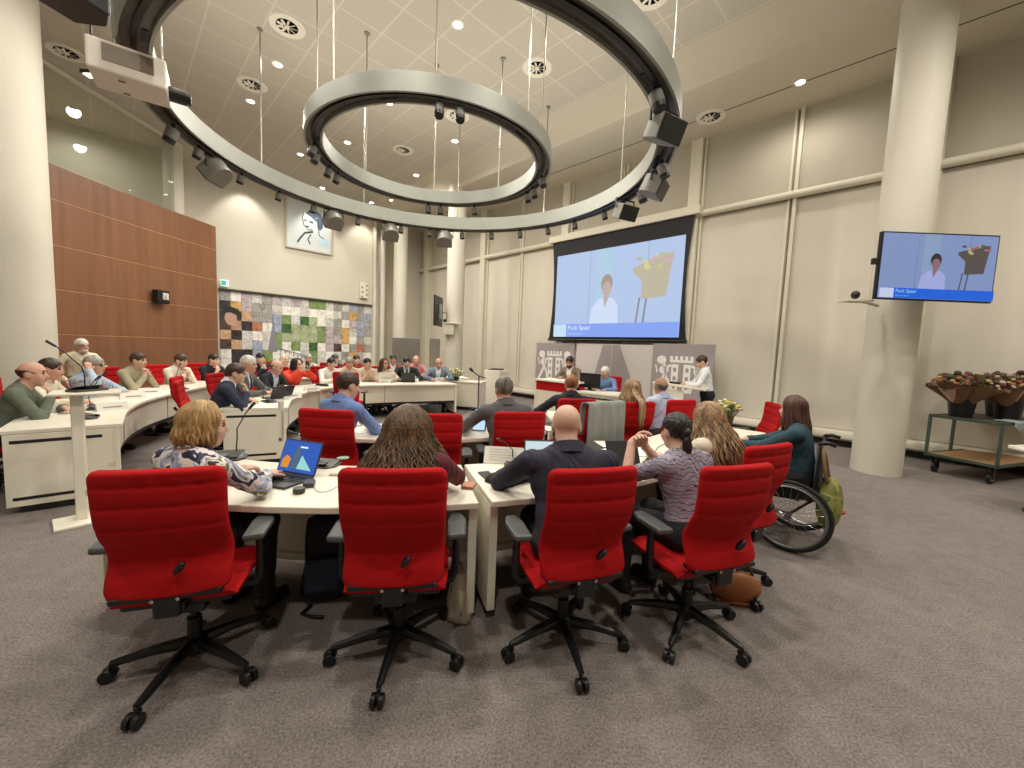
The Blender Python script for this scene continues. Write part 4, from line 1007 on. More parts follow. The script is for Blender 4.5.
def hair_obj(hair, hc, Hm, s, t, vox, hcol):
    st = hair[0]
    if st == 'bald': return
    H = lambda a, b, c: hc+Hm@(V3(a, b, c)*s)
    rr = np.random.default_rng(abs(hash(st)) % 1000 if False else len(st)*7+int(abs(hc[2])*100))
    vx = min(.008, vox)
    if st in ('short', 'fringe', 'pony', 'bun', 'cap', 'curly'):
        lo = hc-.2*s; n = int(.42*s/vx); ax = [lo[i]+vx*np.arange(n) for i in range(3)]
        X = np.stack(np.meshgrid(*ax, indexing='ij'), -1); q = ((X-hc)@Hm)/s
        def el(c, r): k = (q-np.array(c))/np.array(r); k0 = np.linalg.norm(k, axis=-1); k1 = np.linalg.norm(k/np.array(r), axis=-1); return k0*(k0-1)/np.maximum(k1, 1e-6)
        nz = .0035*np.sin(q[..., 0]*190+np.sin(q[..., 2]*60)*2)*np.sin(q[..., 1]*70+q[..., 2]*90)
        if st == 'curly': nz = .012*np.sin(q[..., 0]*85+1)*np.sin(q[..., 1]*80)*np.sin(q[..., 2]*85+2)
        D = el((0, -.018, .034), (.087, .103, .099))+nz
        face = el((0, .115, -.035), (.074, .082, .09))
        D = np.maximum(D, -face)
        D = np.maximum(D, -(q[..., 2]+.055+.35*np.minimum(0, q[..., 1]+.05)*-1*-1*0)+np.where(q[..., 1] > .02, .045, 0)-.0)
        ear = el((0.08, -.004, -.02), (.03, .034, .045)); D = np.maximum(D, -ear); ear = el((-.08, -.004, -.02), (.03, .034, .045)); D = np.maximum(D, -ear)
        if st == 'fringe': D = np.maximum(D, q[..., 2]-.034+.5*np.maximum(0, q[..., 1]))
        if st == 'pony':
            D = np.minimum(D, el((0, -.10, -.0), (.032, .04, .036))); D = np.minimum(D, el((0, -.115, -.075), (.03, .03, .075))+nz)
        if st == 'bun': D = np.minimum(D, el((0, -.11, .05), (.045, .045, .045))+nz)
        if st == 'cap': D = np.maximum(D, .02-q[..., 2]); 
        v, f = nets(D.astype(np.float32), lo, vx); to_obj('cap' if st == 'cap' else 'hair', v, f, hcol, t); return
    # strand hair
    b = MB()
    cfg = {'bob': (230, .135, .004, 3, .008, .03), 'curlylong': (900, .42, .011, 9.5, .0046, .12), 'wavylong': (520, .38, .010, 4.2, .0052, .09), 'straight': (220, .27, .003, 1.5, .0085, .025), 'drape': (170, .24, .006, 2.5, .009, .06), 'farlong': (90, .34, .006, 3, .014, .04), 'farbob': (80, .14, .004, 3, .014, .025)}[st]
    n, ln, amp, fq, rad, spread = cfg; vol = {'curlylong': .42, 'wavylong': .14}.get(st, 0)
    for i in range(n):
        layer = (i % 4)/4
        phi = PI*2*((i*.61803) % 1)-PI                    # 0 = front
        fcut = .95 if st in ('bob', 'farbob') else 1.05
        sgn = 1 if phi > 0 else -1
        pe = phi if abs(phi) > fcut else sgn*(fcut+.12*rr.random())
        ph0 = rr.random()*6.28; L = ln*(.82+.22*rr.random())*(.75 if abs(pe) < 1.3 and st != 'bob' else 1)
        k = 1.01+.07*layer+.04*rr.random()
        pts = []; m = 9
        for j in range(m+1):
            th = (.08+.92*j/m)*R(98)
            kk = k+vol*(j/m)**2; a = (phi*.35+pe*.65)*(1-j/m)+pe*j/m if abs(phi) < fcut else pe
            pts.append(V3(.083*kk*math.sin(th)*math.sin(a), -.014+.103*kk*math.sin(th)*math.cos(a), .026+.098*k*math.cos(th)))
        p0 = pts[-1]; out = nrm(V3(p0[0], p0[1]+.014, 0)); mm = 14
        for j in range(1, mm+1):
            u = j/mm; bulge = spread*(.5-.5*math.cos(min(1, u*1.25)*PI))*(1-.35*u*(st == 'bob'))*(.4+.9*layer)-(.035*u*u if st in ('bob', 'farbob') else 0)
            pos = p0+out*bulge+V3(0, -.03*u if 'long' in st else 0, -L*u)
            if pos[1] > .03: pos[1] = .03+(pos[1]-.03)*.7
            pts.append(pos)
        tot = len(pts); ta = V3(-out[1], out[0], 0)
        W = []
        for j, p in enumerate(pts):
            u = j/tot; g = amp*min(1, max(0, (u-.04)*3))
            W.append(tuple(hc+Hm@((p+ta*g*math.sin(fq*6.28*u+ph0)+out*g*.8*math.cos(fq*6.28*u+ph0))*s)))
        if 'long' in st or st == 'straight':
            # long hair hangs down by gravity, not along a tilted head
            pass
        b.tube(W, [rad*s*(1 if j < tot*.8 else 1-.7*(j-tot*.8)/(tot*.2)) for j in range(tot)], n=5)
    # scalp under the strands
    b.T = Matrix.Translation(hc) @ Matrix([[*Hm[0], 0], [*Hm[1], 0], [*Hm[2], 0], [0, 0, 0, 1]])
    b.ball((0, -.02*s, .026*s), (.080*s, .092*s, .090*s), 20)
    b.build('hair', hcol, t, smooth=True)
DN = (0, 0, -1)
POSE = {
 'desk': (((-.13, .46, .80), (-1, 0, -.45), (.3, 1, -.05), DN), ((.13, .46, .80), (1, 0, -.45), (-.3, 1, -.05), DN)),
 'folded': (((-.03, .40, .80), (-1, -.3, -.6), (1, .35, 0), DN), ((.06, .43, .815), (1, -.3, -.6), (-1, .35, 0), DN)),
 'chin': (((-.12, .40, .80), (-1, -.2, -.6), (.8, .5, 0), DN), ('chin', (.3, .4, -1), (-.3, -.1, 1), (0, -1, .2))),
 'clasp': (('chin', (-.35, .3, -1), (.3, -.15, .9), (1, -.4, 0)), ('chin', (.35, .3, -1), (-.3, -.15, .9), (-1, -.4, 0))),
 'laptop': (((-.09, .42, .80), (-1, -.2, -.6), (.25, 1, 0), DN), ((.09, .42, .80), (1, -.2, -.6), (-.25, 1, 0), DN)),
 'phone': (((-.05, .42, 1.05), (-1, .2, -.8), (.2, .5, .8), (.6, -.7, 0)), ((.10, .42, 1.05), (1, .2, -.8), (-.2, .5, .8), (-.6, -.7, 0))),
 'reach': (((-.28, .45, .80), (-1, -.2, -.6), None, DN), ((.28, .40, .80), (1, -.2, -.6), None, DN)),
 'lap': (((-.10, .28, .66), (-1, -.4, -.4), (.4, 1, 0), DN), ((.10, .28, .66), (1, -.4, -.4), (-.4, 1, 0), DN)),
}
def mix(l, r): return (POSE[l][0], POSE[r][1])
# ------------------------------------------------------------------ camera
PITCH, ROLL, FPX = R(4.86), R(2.28), 400.
fw = Vector((0, math.cos(PITCH), -math.sin(PITCH))); rt0 = Vector((1, 0, 0)); up0 = rt0.cross(fw)
rt = rt0*math.cos(ROLL)+up0*math.sin(ROLL); upv = -rt0*math.sin(ROLL)+up0*math.cos(ROLL)
cam = bpy.data.cameras.new('camera'); cam.sensor_width = 36; cam.lens = 36*FPX/1024; cam.clip_start = .05
co = bpy.data.objects.new('camera', cam); COL.objects.link(co); SC.camera = co
co.matrix_world = Matrix(((rt.x, upv.x, -fw.x, 0), (rt.y, upv.y, -fw.y, 0), (rt.z, upv.z, -fw.z, 1.6), (0, 0, 0, 1)))
def spotat(px, py, z=.74):
    """where a sight line meets the plane at height z (survey of table things)"""
    d = rt*((px-512)/FPX)-upv*((py-384)/FPX)+fw; k = (z-1.6)/d.z
    return d.x*k, d.y*k

# ------------------------------------------------------------------ front row: chairs and sitters
BLOUSE = ramp_mat('blouse_print', [(0, (16, 18, 44)), (.40, (30, 34, 78)), (.455, (214, 206, 196)), (.53, (150, 156, 190)), (.58, (104, 106, 40)), (.62, (224, 214, 200)), (.68, (28, 26, 30))], 5.5, 'noise', .6, 2.5, 1.6)
SQUIG = ramp_mat('lilac_print', [(0, (140, 132, 152)), (.28, (176, 166, 182)), (.52, (34, 32, 40)), (.74, (186, 176, 186)), (.9, (60, 54, 64))], 13, 'wavez', .75, 3, 11)
STRIPE = ramp_mat('stripe_shirt', [(0, (206, 212, 220)), (.55, (112, 140, 176))], 22, 'wave', .8, 1, 1.5)
chair('red office chair nearest the left edge, holding the woman in the patterned blouse', -1.5, 1.84, 108, 2)
chair('red office chair under the woman with long curly hair', -.54, 1.98, 98, 0)
chair('red office chair under the bald man in the dark navy shirt', .33, 2.10, 106, 10)
chair('red office chair under the dark haired woman in the lilac print blouse', 1.08, 2.25, 108, -36)
chair('red office chair under the woman with long blond hair, beside the wheelchair', 1.54, 2.76, 116, 14)
person('seated woman with a blond bob in a blue and white patterned blouse', -1.62, 1.93, 78, BLOUSE, (20, 20, 24), 'fair', ('bob', 'blonde'), s=.94, lean=10, yaw=-8, head=(-30, -6, 0), hands=mix('desk', 'laptop'), vox=.0065, topname='blouse', wide=1.08)
person('seated woman with long curly brown hair in a maroon top, seen from behind', -.54, 2.05, 98, (92, 30, 40), (26, 26, 30), 'fair', ('curlylong', 'curlybrown'), s=.95, lean=10, head=(-28, -4, 0), hands=mix('desk', 'desk'), vox=.0065, topname='blouse', wide=1.0)
person('seated bald man in a dark navy shirt, seen from behind', .36, 2.17, 102, (42, 42, 58), (30, 30, 34), 'fair', ('bald', ''), s=1.03, lean=18, yaw=-4, head=(-16, -22, 0), hands=mix('desk', 'desk'), vox=.0065, wide=1.24, seat=.455)
person('seated woman with a dark ponytail and lilac print blouse, hands at her chin', 1.09, 2.32, 118, SQUIG, (22, 22, 26), 'fair', ('pony', 'dark'), s=.93, lean=14, head=(-12, -6, 0), hands=(((-.12, .38, 1.03), (-.45, .1, -1), (.6, -.1, .55), (.3, -.7, -.3)), ((-.02, .37, 1.0), (.5, .1, -1), (-.5, -.1, .6), (-.3, -.7, -.3))), sleeve='short', vox=.0065, topname='blouse', wide=1.08)
person('seated woman with long wavy blond hair in a cream top, beside the wheelchair', 1.58, 2.86, 124, (206, 196, 178), (40, 40, 48), 'fair', ('wavylong', 'longblond'), s=.95, lean=16, head=(-6, -10, 0), hands=POSE['desk'], sleeve='short', vox=.0075, topname='blouse', wide=1.15)
person('woman with straight auburn hair and a teal top sitting in the wheelchair', 2.63, 3.55, 138, (38, 66, 76), (24, 24, 28), 'fair', ('straight', 'auburn'), s=.96, lean=8, head=(-14, -4, 0), hands=POSE['desk'], vox=.0075, topname='sweater', seat=.47, wide=1.18)
chair('empty red office chair at the far end of the right desk, beyond the wheelchair user', 3.02, 5.02, 170, 0)
# middle row
chair('red office chair under the man in the light blue jacket', -1.47, 3.46, 86, 10)
chair('empty red office chair just right of the curly haired woman', -.66, 3.46, 98, 0)
chair('red office chair under the grey suited man of the middle row', .02, 3.72, 104, 30)
person('man in a light blue jacket seen from behind, reading a tablet', -1.62, 3.62, 76, (112, 138, 192), (60, 72, 100), 'fair', ('short', 'brown'), s=1.04, lean=14, yaw=-12, head=(-14, -12, 0), hands=mix('desk', 'laptop'), vox=.009, topname='jacket')
person('grey haired man in a grey suit seen from behind, in the middle row', -.02, 3.82, 108, (98, 98, 102), (70, 70, 74), 'pink', ('short', 'greydark'), s=1.04, lean=14, yaw=4, head=(0, -4, 0), hands=mix('reach', 'desk'), vox=.009, topname='jacket', wide=1.1)
chair('red office chair under the red haired man in the black jacket', .72, 4.88, 100, 20)
person('red haired man in a black jacket, seen from behind', .73, 4.96, 92, (26, 27, 36), (30, 30, 34), 'pink', ('short', 'red'), s=1.02, lean=16, yaw=-14, head=(-6, -6, 0), hands=mix('reach', 'desk'), vox=.009, topname='jacket')
cg = chair('office chair draped with a grey coat, right of the red haired man', .80, 4.36, 124, 40)
b = MB(); n = 18; vs = []; fs = []
t = thing('coat', 'grey coat draped over the back of the chair right of the red haired man', 'coat', (.80, 4.36, 0), R(124-90))
for j in range(n+1):
    for i in range(n+1):
        s, u = -1+2*i/n, j/n
        if u < .42: q = u/.42; y, z = -.345-.012*math.sin(s*7), .56+.54*q+ .012*math.sin(s*9)*(1-q)
        elif u < .58: q = (u-.42)/.16; y, z = -.29-.055*math.cos(q*PI), 1.085+.02*math.sin(q*PI)
        else: q = (u-.58)/.42; y, z = -.235-.01*math.sin(s*8), 1.085-.32*q
        vs.append((s*(.262+.012*(1-min(1, u/.42))), y+.008*math.sin(s*14+3*u)*(z < 1.08), z))
for j in range(n):
    for i in range(n): a = j*(n+1)+i; fs.append((a, a+1, a+n+2, a+n+1))
b.add(vs, fs); o = b.build('coat_cloth', mat('coat_grey', (140, 144, 138), .9, bump=.3, bscale=300, var=.06, vscale=10), t, smooth=True); m_ = o.modifiers.new('thick', 'SOLIDIFY'); m_.thickness = .012; m_.offset = 0
chair('red office chair under the woman with long blond hair in the middle row', 1.36, 4.80, 114, 0)
chair('red office chair under the bald man in the pale blue shirt', 2.02, 5.2, 112, 0)
tl_ = person('woman with very long blond hair over a red chair back, in the middle row', 1.42, 4.80, 110, (120, 112, 104), (40, 40, 44), 'fair', ('drape', 'longblond'), s=.98, lean=-7, head=(-10, 0, 0), hands=POSE['lap'], vox=.010, topname='blouse')
b = MB(); rk = random.Random(11)
for i in range(16):
    dx, dz, w_ = rk.uniform(-.035, .035), rk.uniform(-.10, .03), rk.uniform(-.008, .008)
    b.tube([tuple(q) for q in spline([(-.06+dx*.6, -.15, 1.21), (-.08+dx, -.25+w_, 1.13), (-.09+dx, -.345+w_, 1.085), (-.095+dx, -.385+w_, 1.02), (-.10+dx*1.1, -.385+w_, .92), (-.10+dx*.7, -.375+w_, .86+dz)], 4)], .009, n=5)
b.build('hair_lock', hair_mat('longblond'), tl_[0], smooth=True)
person('bald man in a pale blue shirt seen from behind, before the standing speaker', 2.02, 5.28, 108, (178, 190, 214), (50, 50, 56), 'tan', ('fringe', 'greydark'), s=1.0, lean=6, head=(-6, 0, 0), hands=POSE['lap'], vox=.010)
# ------------------------------------------------------------------ left rows
def seat(label, x, y, face, *a, **k):
    nm = k.pop('chairlabel', None); sl = label.split(', hand')[0].split(' resting')[0].split(' holding')[0].split(' bending')[0].split(' writing')[0].split(' seen')[0].split(' with clasped')[0]
    for cut_ in (' by the white', ' before the green', ' behind the man', ', behind', ' on the far side', ', on the far', ' half hidden', ' in the far left', ' at the far', ' beside the', ' with a laptop', ' at the left edge', ' reading at'): sl = sl.split(cut_)[0]
    chair(nm or 'red office chair under the '+sl, x-.06*math.cos(R(face)), y-.06*math.sin(R(face)), face, RNG.random()*60)
    k.setdefault('vox', .0115); return person(label, x, y, face, *a, **k)
def fc(x, y, tx=-1.4, ty=6.6): return math.degrees(math.atan2(ty-y, tx-x))
LOOK = (3.5, 7.8)      # the standing speaker
def sit(label, x, y, top, hair, pose='desk', look=.6, tgt=None, **k):
    f = fc(x, y, *(tgt or (-1.4, 6.6))); d = math.degrees(math.atan2(LOOK[1]-y, LOOK[0]-x))-f; d = (d+180) % 360-180
    k.setdefault('head', (d*look, k.pop('nod', -4), 0)); k.setdefault('lean', 16)
    return seat(label, x, y, f, top, k.pop('bottom', (44, 44, 50)), k.pop('skin', 'fair'), hair, hands=POSE[pose] if isinstance(pose, str) else pose, **k)
sit('balding man in a sage green sweater at the left edge, hand on his chin', -4.98, 3.86, (96, 104, 88), ('fringe', 'brown'), 'chin', .8, tgt=(-2, 6.4), lean=20, vox=.009, topname='sweater', skin='pink', s=1.02)
sit('short haired man in a cream shirt beside the man in sage green', -5.5, 4.52, (206, 196, 172), ('short', 'brown'), mix('folded', 'desk'), .8, lean=18, vox=.010, skin='pink')
sit('grey haired man with glasses in a blue striped shirt, hand at his ear', -5.72, 5.22, STRIPE, ('short', 'grey'), (POSE['desk'][0], ((.16, .22, 1.12), (.8, .6, -.8), (-.3, -.2, 1), (-.4, -.6, 0))), .75, glasses=True, lean=18, vox=.010, skin='pink', s=1.02)
person('old man in a flat cap and cream shirt standing by the wood wall', -7.1, 6.55, -20, (210, 200, 172), (120, 110, 96), 'pink', ('cap', 'white'), seated=False, s=.9, lean=6, head=(10, -4, 0), hands=(((-.22, .12, .82), (-1, -.6, 0), (0, .3, -1), (1, 0, 0)), ((.22, .12, .82), (1, -.6, 0), (0, .3, -1), (-1, 0, 0))), vox=.011, glasses=True, beard=True)
sit('dark haired man in a beige jacket with clasped hands', -6.2, 6.42, (176, 168, 138), ('short', 'brown'), 'clasp', .7, lean=16, topname='jacket', s=1.03)
sit('man in a white shirt resting his mouth on his hands', -6.28, 7.35, (216, 208, 190), ('short', 'brown'), 'clasp', .7, lean=20, nod=-14)
sit('woman in a black top at the far end of the wood wall', -6.25, 8.2, (24, 24, 28), ('short', 'dark'), 'chin', .7, sleeve='short', s=.97)
sit('dark figure in black before the mural, hands at the mouth', -6.05, 9.45, (22, 24, 34), ('short', 'dark'), 'clasp', .3)
sit('white haired woman behind the desks before the mural', -5.75, 9.95, (196, 184, 170), ('farbob', 'white'), 'folded', .4, s=.96)
sit('pink faced person with a white collar before the mural', -5.3, 10.25, (210, 196, 190), ('short', 'grey'), 'folded', .4, skin='pink')
sit('man in a dark suit and white shirt before the green mural tiles', -4.75, 10.55, (34, 36, 44), ('short', 'dark'), 'folded', .3, jacket=dict(shirt=(222, 220, 214)))
sit('person in maroon half hidden in the far back row', -4.3, 10.9, (120, 40, 48), ('short', 'dark'), 'folded', .3)
sit('man in a brown grey suit in the far back row by the white column', -3.45, 11.45, (98, 88, 76), ('short', 'dark'), 'desk', .2, skin='tan', jacket=dict(shirt=(214, 206, 200)), s=1.05)
sit('bald man in pink half hidden behind the man in the black jacket', -2.8, 11.55, (176, 120, 124), ('bald', ''), 'desk', .2, skin='pink', s=1.06)
# inner left row
sit('man in a navy suit with glasses, hand before his mouth', -3.78, 5.02, (40, 48, 68), ('short', 'brown'), 'chin', .55, lean=24, glasses=True, jacket=dict(shirt=(222, 222, 224)), vox=.009, s=1.02, nod=-8)
sit('white haired man in a grey suit and tie with a laptop', -4.22, 6.15, (92, 94, 92), ('short', 'white'), 'laptop', .5, lean=12, jacket=dict(shirt=(216, 220, 226), tie=(30, 32, 40)), vox=.010, skin='pink', s=1.06)
sit('grey balding man in a black suit bending over his papers', -4.36, 6.98, (26, 28, 36), ('fringe', 'greydark'), 'folded', .4, lean=26, nod=-18, vox=.010, jacket=dict(shirt=(190, 204, 226)), skin='pink')
sit('dark haired woman in a bright orange red blouse holding up a phone', -4.42, 7.92, (206, 62, 34), ('farbob', 'dark'), 'phone', .5, lean=20, topname='blouse', s=.97)
sit('dark haired woman in a white blouse in the far left bend', -4.05, 8.75, (224, 220, 210), ('short', 'dark'), 'folded', .2, topname='blouse', s=.97)
sit('person with pinkish hands clasped before the face, behind the man in light blue', -3.75, 9.08, (206, 190, 170), ('short', 'grey'), 'clasp', .2, skin='pink', glasses=True, tgt=(-1.2, 5.5))
sit('dark haired woman in a cream top with bare arms, on the far side', -3.42, 9.32, (214, 204, 178), ('bun', 'dark'), 'clasp', .2, sleeve='short', topname='blouse', s=.98, tgt=(-1.2, 5.5))
sit('woman with long brown hair seen sideways on the far side', -3.12, 9.62, (206, 190, 166), ('farlong', 'auburn'), 'desk', .7, topname='blouse', s=.96, tgt=(-1.2, 5.5))
sit('dark haired man in a black jacket with two pale stripes on the far side', -2.66, 10.0, (28, 30, 36), ('short', 'dark'), 'desk', .1, nod=-12, jacket=dict(shirt=(196, 200, 206), tie=(40, 44, 50)), s=1.03, tgt=(-1.0, 5.0), wide=1.1)
sit('bald man in a blue grey jacket reading at the far desk', -1.93, 10.38, (116, 132, 146), ('fringe', 'red'), 'desk', .1, nod=-24, jacket=dict(shirt=(224, 222, 220)), s=1.03, skin='pink', tgt=(-.8, 5.0), wide=1.12)
for x, y, f, lb in [(-4.35, 5.55, 35, 'empty red office chair behind the elbow of the man in the navy suit'), (-4.95, 8.55, 215, 'empty red office chair turned away before the mural'), (-3.3, 8.0, 235, 'empty red office chair turned with its back to us beside the woman in the white blouse'), (-5.95, 8.85, -20, 'empty red office chair at the end of the wood wall')][:0]: chair(lb, x, y, f)
chair('empty red office chair turned round, left of the light blue jacketed man', -3.15, 7.7, 100)
chair('empty red office chair between the striped shirt and the man in navy', -4.25, 5.45, 25)
# platform people
P_ = lambda lx, ly: (1.36+lx*math.cos(R(-43))-ly*math.sin(R(-43)), 8.68+lx*math.sin(R(-43))+ly*math.cos(R(-43)))
x, y = P_(-.72, .95); seat('bearded man in a brown jacket writing before the left white crest', x, y, 232, (112, 100, 84), (40, 40, 46), 'tan', ('short', 'dark'), hands=(((-.12, .34, .99), (-1, -.2, -.6), (.5, 1, 0), DN), ((.12, .34, .99), (1, -.2, -.6), (-.5, 1, 0), DN)), head=(10, -18, 0), lean=14, s=1.1, jacket=dict(shirt=(214, 210, 206)), beard=True, seat=.6)
x, y = P_(.22, 1.0); seat('white haired man at the platform monitor below the screen', x, y, 235, (104, 128, 168), (40, 40, 46), 'pink', ('short', 'white'), hands=POSE['desk'], head=(-25, -14, 0), lean=14, s=1.0)
person('person in a white shirt and dark trousers standing at the lectern', 3.62, 7.42, 158, (222, 224, 224), (26, 28, 44), 'fair', ('short', 'brown'), seated=False, s=.985, lean=10, head=(6, -22, 0), hands=(((-.16, .36, 1.10), (-1, -.3, -.8), (.3, 1, -.1), DN), ((.14, .38, 1.10), (1, -.3, -.8), (-.3, 1, -.1), DN)), vox=.009)
t = thing('computer_monitor', 'black computer monitor on the platform desk', 'monitor', (*P_(.16, .36), .776), R(-43))
b = MB(); b.box((0, 0, .22), (.52, .04, .32)); b.build('screen_casing', BLACK, t, bevel=.008)
b = MB(); b.box((0, .03, .06), (.06, .03, .12)); b.box((0, .03, .006), (.22, .16, .012)); b.build('stand', BLACK, t)
# ------------------------------------------------------------------ wheelchair
def wheelchair(x, y, face):
    t = thing('wheelchair', 'black wheelchair at the right end of the front row, its big wheel in view', 'wheelchair', (x, y, 0), R(face-90))
    TY = mat('tyre_black', (20, 20, 20), .7); RIM = mat('rim_grey', (120, 122, 120), .35, metal=.6)
    for s in (-1, 1):
        c = (s*.30, -.02, .305); ring = lambda r: [(c[0], c[1]+r*math.cos(a), c[2]+r*math.sin(a)) for a in [2*PI*i/48 for i in range(48)]]
        b = MB(); b.tube(ring(.288), .017, n=10, closed=True); w = b.build('wheel', TY, t, smooth=True)
        b = MB(); b.tube(ring(.265), .010, n=8, closed=True); b.build('wheel_rim', RIM, w, smooth=True)
        b = MB(); b.T = Matrix.Translation((s*.035, 0, 0)); b.tube(ring(.255), .008, n=8, closed=True); b.build('push_rim', RIM, w, smooth=True)
        b = MB()
        for i in range(24):
            a = 2*PI*i/24; b.cyl(c, (c[0], c[1]+.262*math.cos(a+.25*(-1)**i), c[2]+.262*math.sin(a+.25*(-1)**i)), .0016, n=4)
        b.cyl((c[0]-.03, c[1], c[2]), (c[0]+.03, c[1], c[2]), .028, n=14); b.build('spokes', CHROME, w)
        b = MB(); b.tube([(s*.24, -.17, .95), (s*.24, -.17, .50), (s*.235, .2, .47), (s*.235, .34, .42), (s*.2, .42, .14)], .013, n=8); b.tube([(s*.235, -.2, .5), (s*.24, -.02, .31), (s*.22, .25, .30), (s*.235, .3, .44)], .012, n=8); b.build('side_frame', BLACKM, t, smooth=True)
        b = MB(); b.tube([(s*.24, -.17, .94), (s*.24, -.22, .955), (s*.24, -.28, .94)], .016, n=8); b.build('push_handle', BLACK, t, smooth=True)
        b = MB(); b.prism([(-.15, .47), (.2, .47), (.16, .60), (-.14, .64)], -.006, .006); b.T = Matrix.Identity(4)
        bb = MB(); bb.T = Matrix.Translation((s*.255, 0, 0)) @ Matrix.Rotation(PI/2, 4, 'Z') @ Matrix.Rotation(PI/2, 4, 'X'); bb.prism([(-.17, .46), (.2, .46), (.15, .58), (-.12, .64)], -.006, .006); bb.build('side_guard', BLACK, t)
        b = MB(); b.cyl((s*.19-.012, .36, .075), (s*.19+.012, .36, .075), .072, n=22); b.tube([(s*.19, .36, .075), (s*.205, .34, .17), (s*.215, .32, .3)], .012, n=6); b.build('front_caster', BLACK, t, smooth=40)
    b = MB(); b.box((0, .05, .455), (.44, .46, .03)); b.build('seat', BLACK, t, bevel=.01)
    b = MB(); b.box((0, -.175, .70), (.46, .03, .42)); b.build('back_sling', mat('sling_black', (26, 26, 28), .85), t, bevel=.012)
    b = MB(); b.box((0, .44, .11), (.36, .14, .015)); b.build('footrest', BLACKM, t)
    t2 = thing('bag', 'yellow green patterned bag hanging behind the wheelchair', 'bag', (x, y, 0), R(face-90))
    YB = ramp_mat('bag_green', [(0, (100, 104, 44)), (.45, (136, 136, 66)), (.6, (84, 90, 40)), (.8, (162, 158, 92))], 7, 'noise', .7, 3, 1)
    b = MB(); b.ball((-.14, -.27, .44), (.17, .09, .22), 20); b.build('bag_body', YB, t2, smooth=True)
    b = MB(); b.tube([(-.22, -.25, .60), (-.22, -.21, .80), (-.21, -.19, .90)], .014, n=6); b.tube([(-.06, -.25, .60), (-.08, -.21, .82), (-.10, -.19, .9)], .014, n=6); b.build('strap', mat('strap_tan', (150, 118, 84), .7), t2, smooth=True)
    b = MB(); b.ball((-.06, -.35, .37), (.03, .03, .02), 10); b.build('reflector', mat('reflector_red', (190, 60, 40), .3), t2)
wheelchair(2.55, 3.50, 138)

# ------------------------------------------------------------------ on the front desks
x, y = spotat(226, 459); mic('dark conference microphone left of the open blue laptop', x, y, 20)
x, y = spotat(321, 465); m_ = mic('dark conference microphone right of the blue laptop, stalk upright', x, y, -8, flip=True, short=.6)
x, y = spotat(521, 466); mic('dark conference microphone between the white card and the bald man', x, y, 12, flip=True, short=.55)
x, y = spotat(658, 462); mic('dark conference microphone before the woman in the lilac print', x, y, 40, short=.5)
x, y = spotat(690, 432); mic('dark conference microphone on the right desk, nearer the flower pot', x, y, 50, short=.5)
x, y = spotat(690, 420); mic('dark conference microphone on the right desk, farther one', x, y, 55, short=.5)
x, y = spotat(280, 481)
SCRB = mat('screen_sky', (40, 96, 196), .4, emit=.75)
t, M = laptop('open dark laptop with a blue sky wallpaper before the woman with the blond bob', x, y, 72, SCRB, 112, .31, .22)
for nm, pts, c in (('tower_print', [(-.05, .03), (.0, .03), (.0, .15), (-.02, .19), (-.04, .15)], (70, 96, 110)), ('roof_print', [(.0, .03), (.12, .03), (.02, .12)], (140, 196, 200)), ('leaf_print', [(-.13, .03), (-.07, .03), (-.06, .09), (-.1, .11), (-.13, .08)], (196, 130, 40)), ('caption_print', [(-.01, .165), (.05, .165), (.05, .175), (-.01, .175)], (200, 225, 245))):
    b = MB(); b.T = M; b.add([(px, -.0036, pz) for px, pz in pts], [tuple(range(len(pts)))]); b.build(nm, mat('lap_%d' % c[0], c, .4, emit=.6), t)
SCRW = mat('screen_white', (206, 226, 232), .4, emit=.85)
x, y = spotat(548, 478); laptop('open laptop with a pale white page before the bald man', x, y, 92, SCRW, 108, .32, .22)
x, y = spotat(622, 466); t = thing('tablet_cover', 'dark tablet standing open right of the bald man', 'tablet', (x, y, .741), R(14))
b = MB(); b.box((0, 0, .10), (.27, .012, .2), rx=R(-24)); b.build('cover', DARKSCR, t, bevel=.004); b = MB(); b.box((0, .04, .004), (.27, .14, .006)); b.build('flap', DARKSCR, t)
x, y = spotat(309, 486); t = thing('computer_mouse', 'dark puck nearer the cable on the front desk', 'mouse', (x, y, .741), .4); b = MB(); b.prism([(-.03, -.045), (.03, -.045), (.035, .03), (.02, .05), (-.02, .05), (-.035, .03)], 0, .03); b.build('shell', DGREY, t, bevel=.009)
x, y = spotat(299, 493); t = thing('round_puck', 'small round dark puck beside the laptop keyboard', 'puck', (x, y, .741)); b = MB(); b.lathe([(.03, 0), (.034, .012), (.03, .03), (.0001, .032)], 20); b.build('body', DGREY, t, smooth=40)
P = [(*spotat(*p), .744) for p in ((312, 484), (318, 492), (330, 491), (340, 484), (341, 478), (334, 475), (328, 476))]
b = MB(); b.tube([tuple(q) for q in spline(P, 5)], .0025, n=6); tag(b.build('cable', mat('cable_pale', (196, 192, 180), .5), smooth=True), 'thin pale cable looping on the front desk', 'cable')
x, y = spotat(334, 475.5); t = thing('earphone', 'small white plug at the end of the pale cable', 'plug', (x, y, .741)); b = MB(); b.ball((0, 0, .012), (.028, .018, .012), 12); b.build('plug_body', PAPER, t, smooth=True)
x, y = spotat(343, 458); t = thing('beer_mat', 'round green and white sticker on the front desk', 'sticker', (x, y, .741)); b = MB(); b.lathe([(.045, 0), (.045, .002), (.0001, .002)], 28); b.build('disc', mat('mat_green', (120, 176, 150), .6), t); b = MB(); b.box((0, 0, .0024), (.07, .014, .001), rz=.1); b.build('printed_line', PAPER, t)
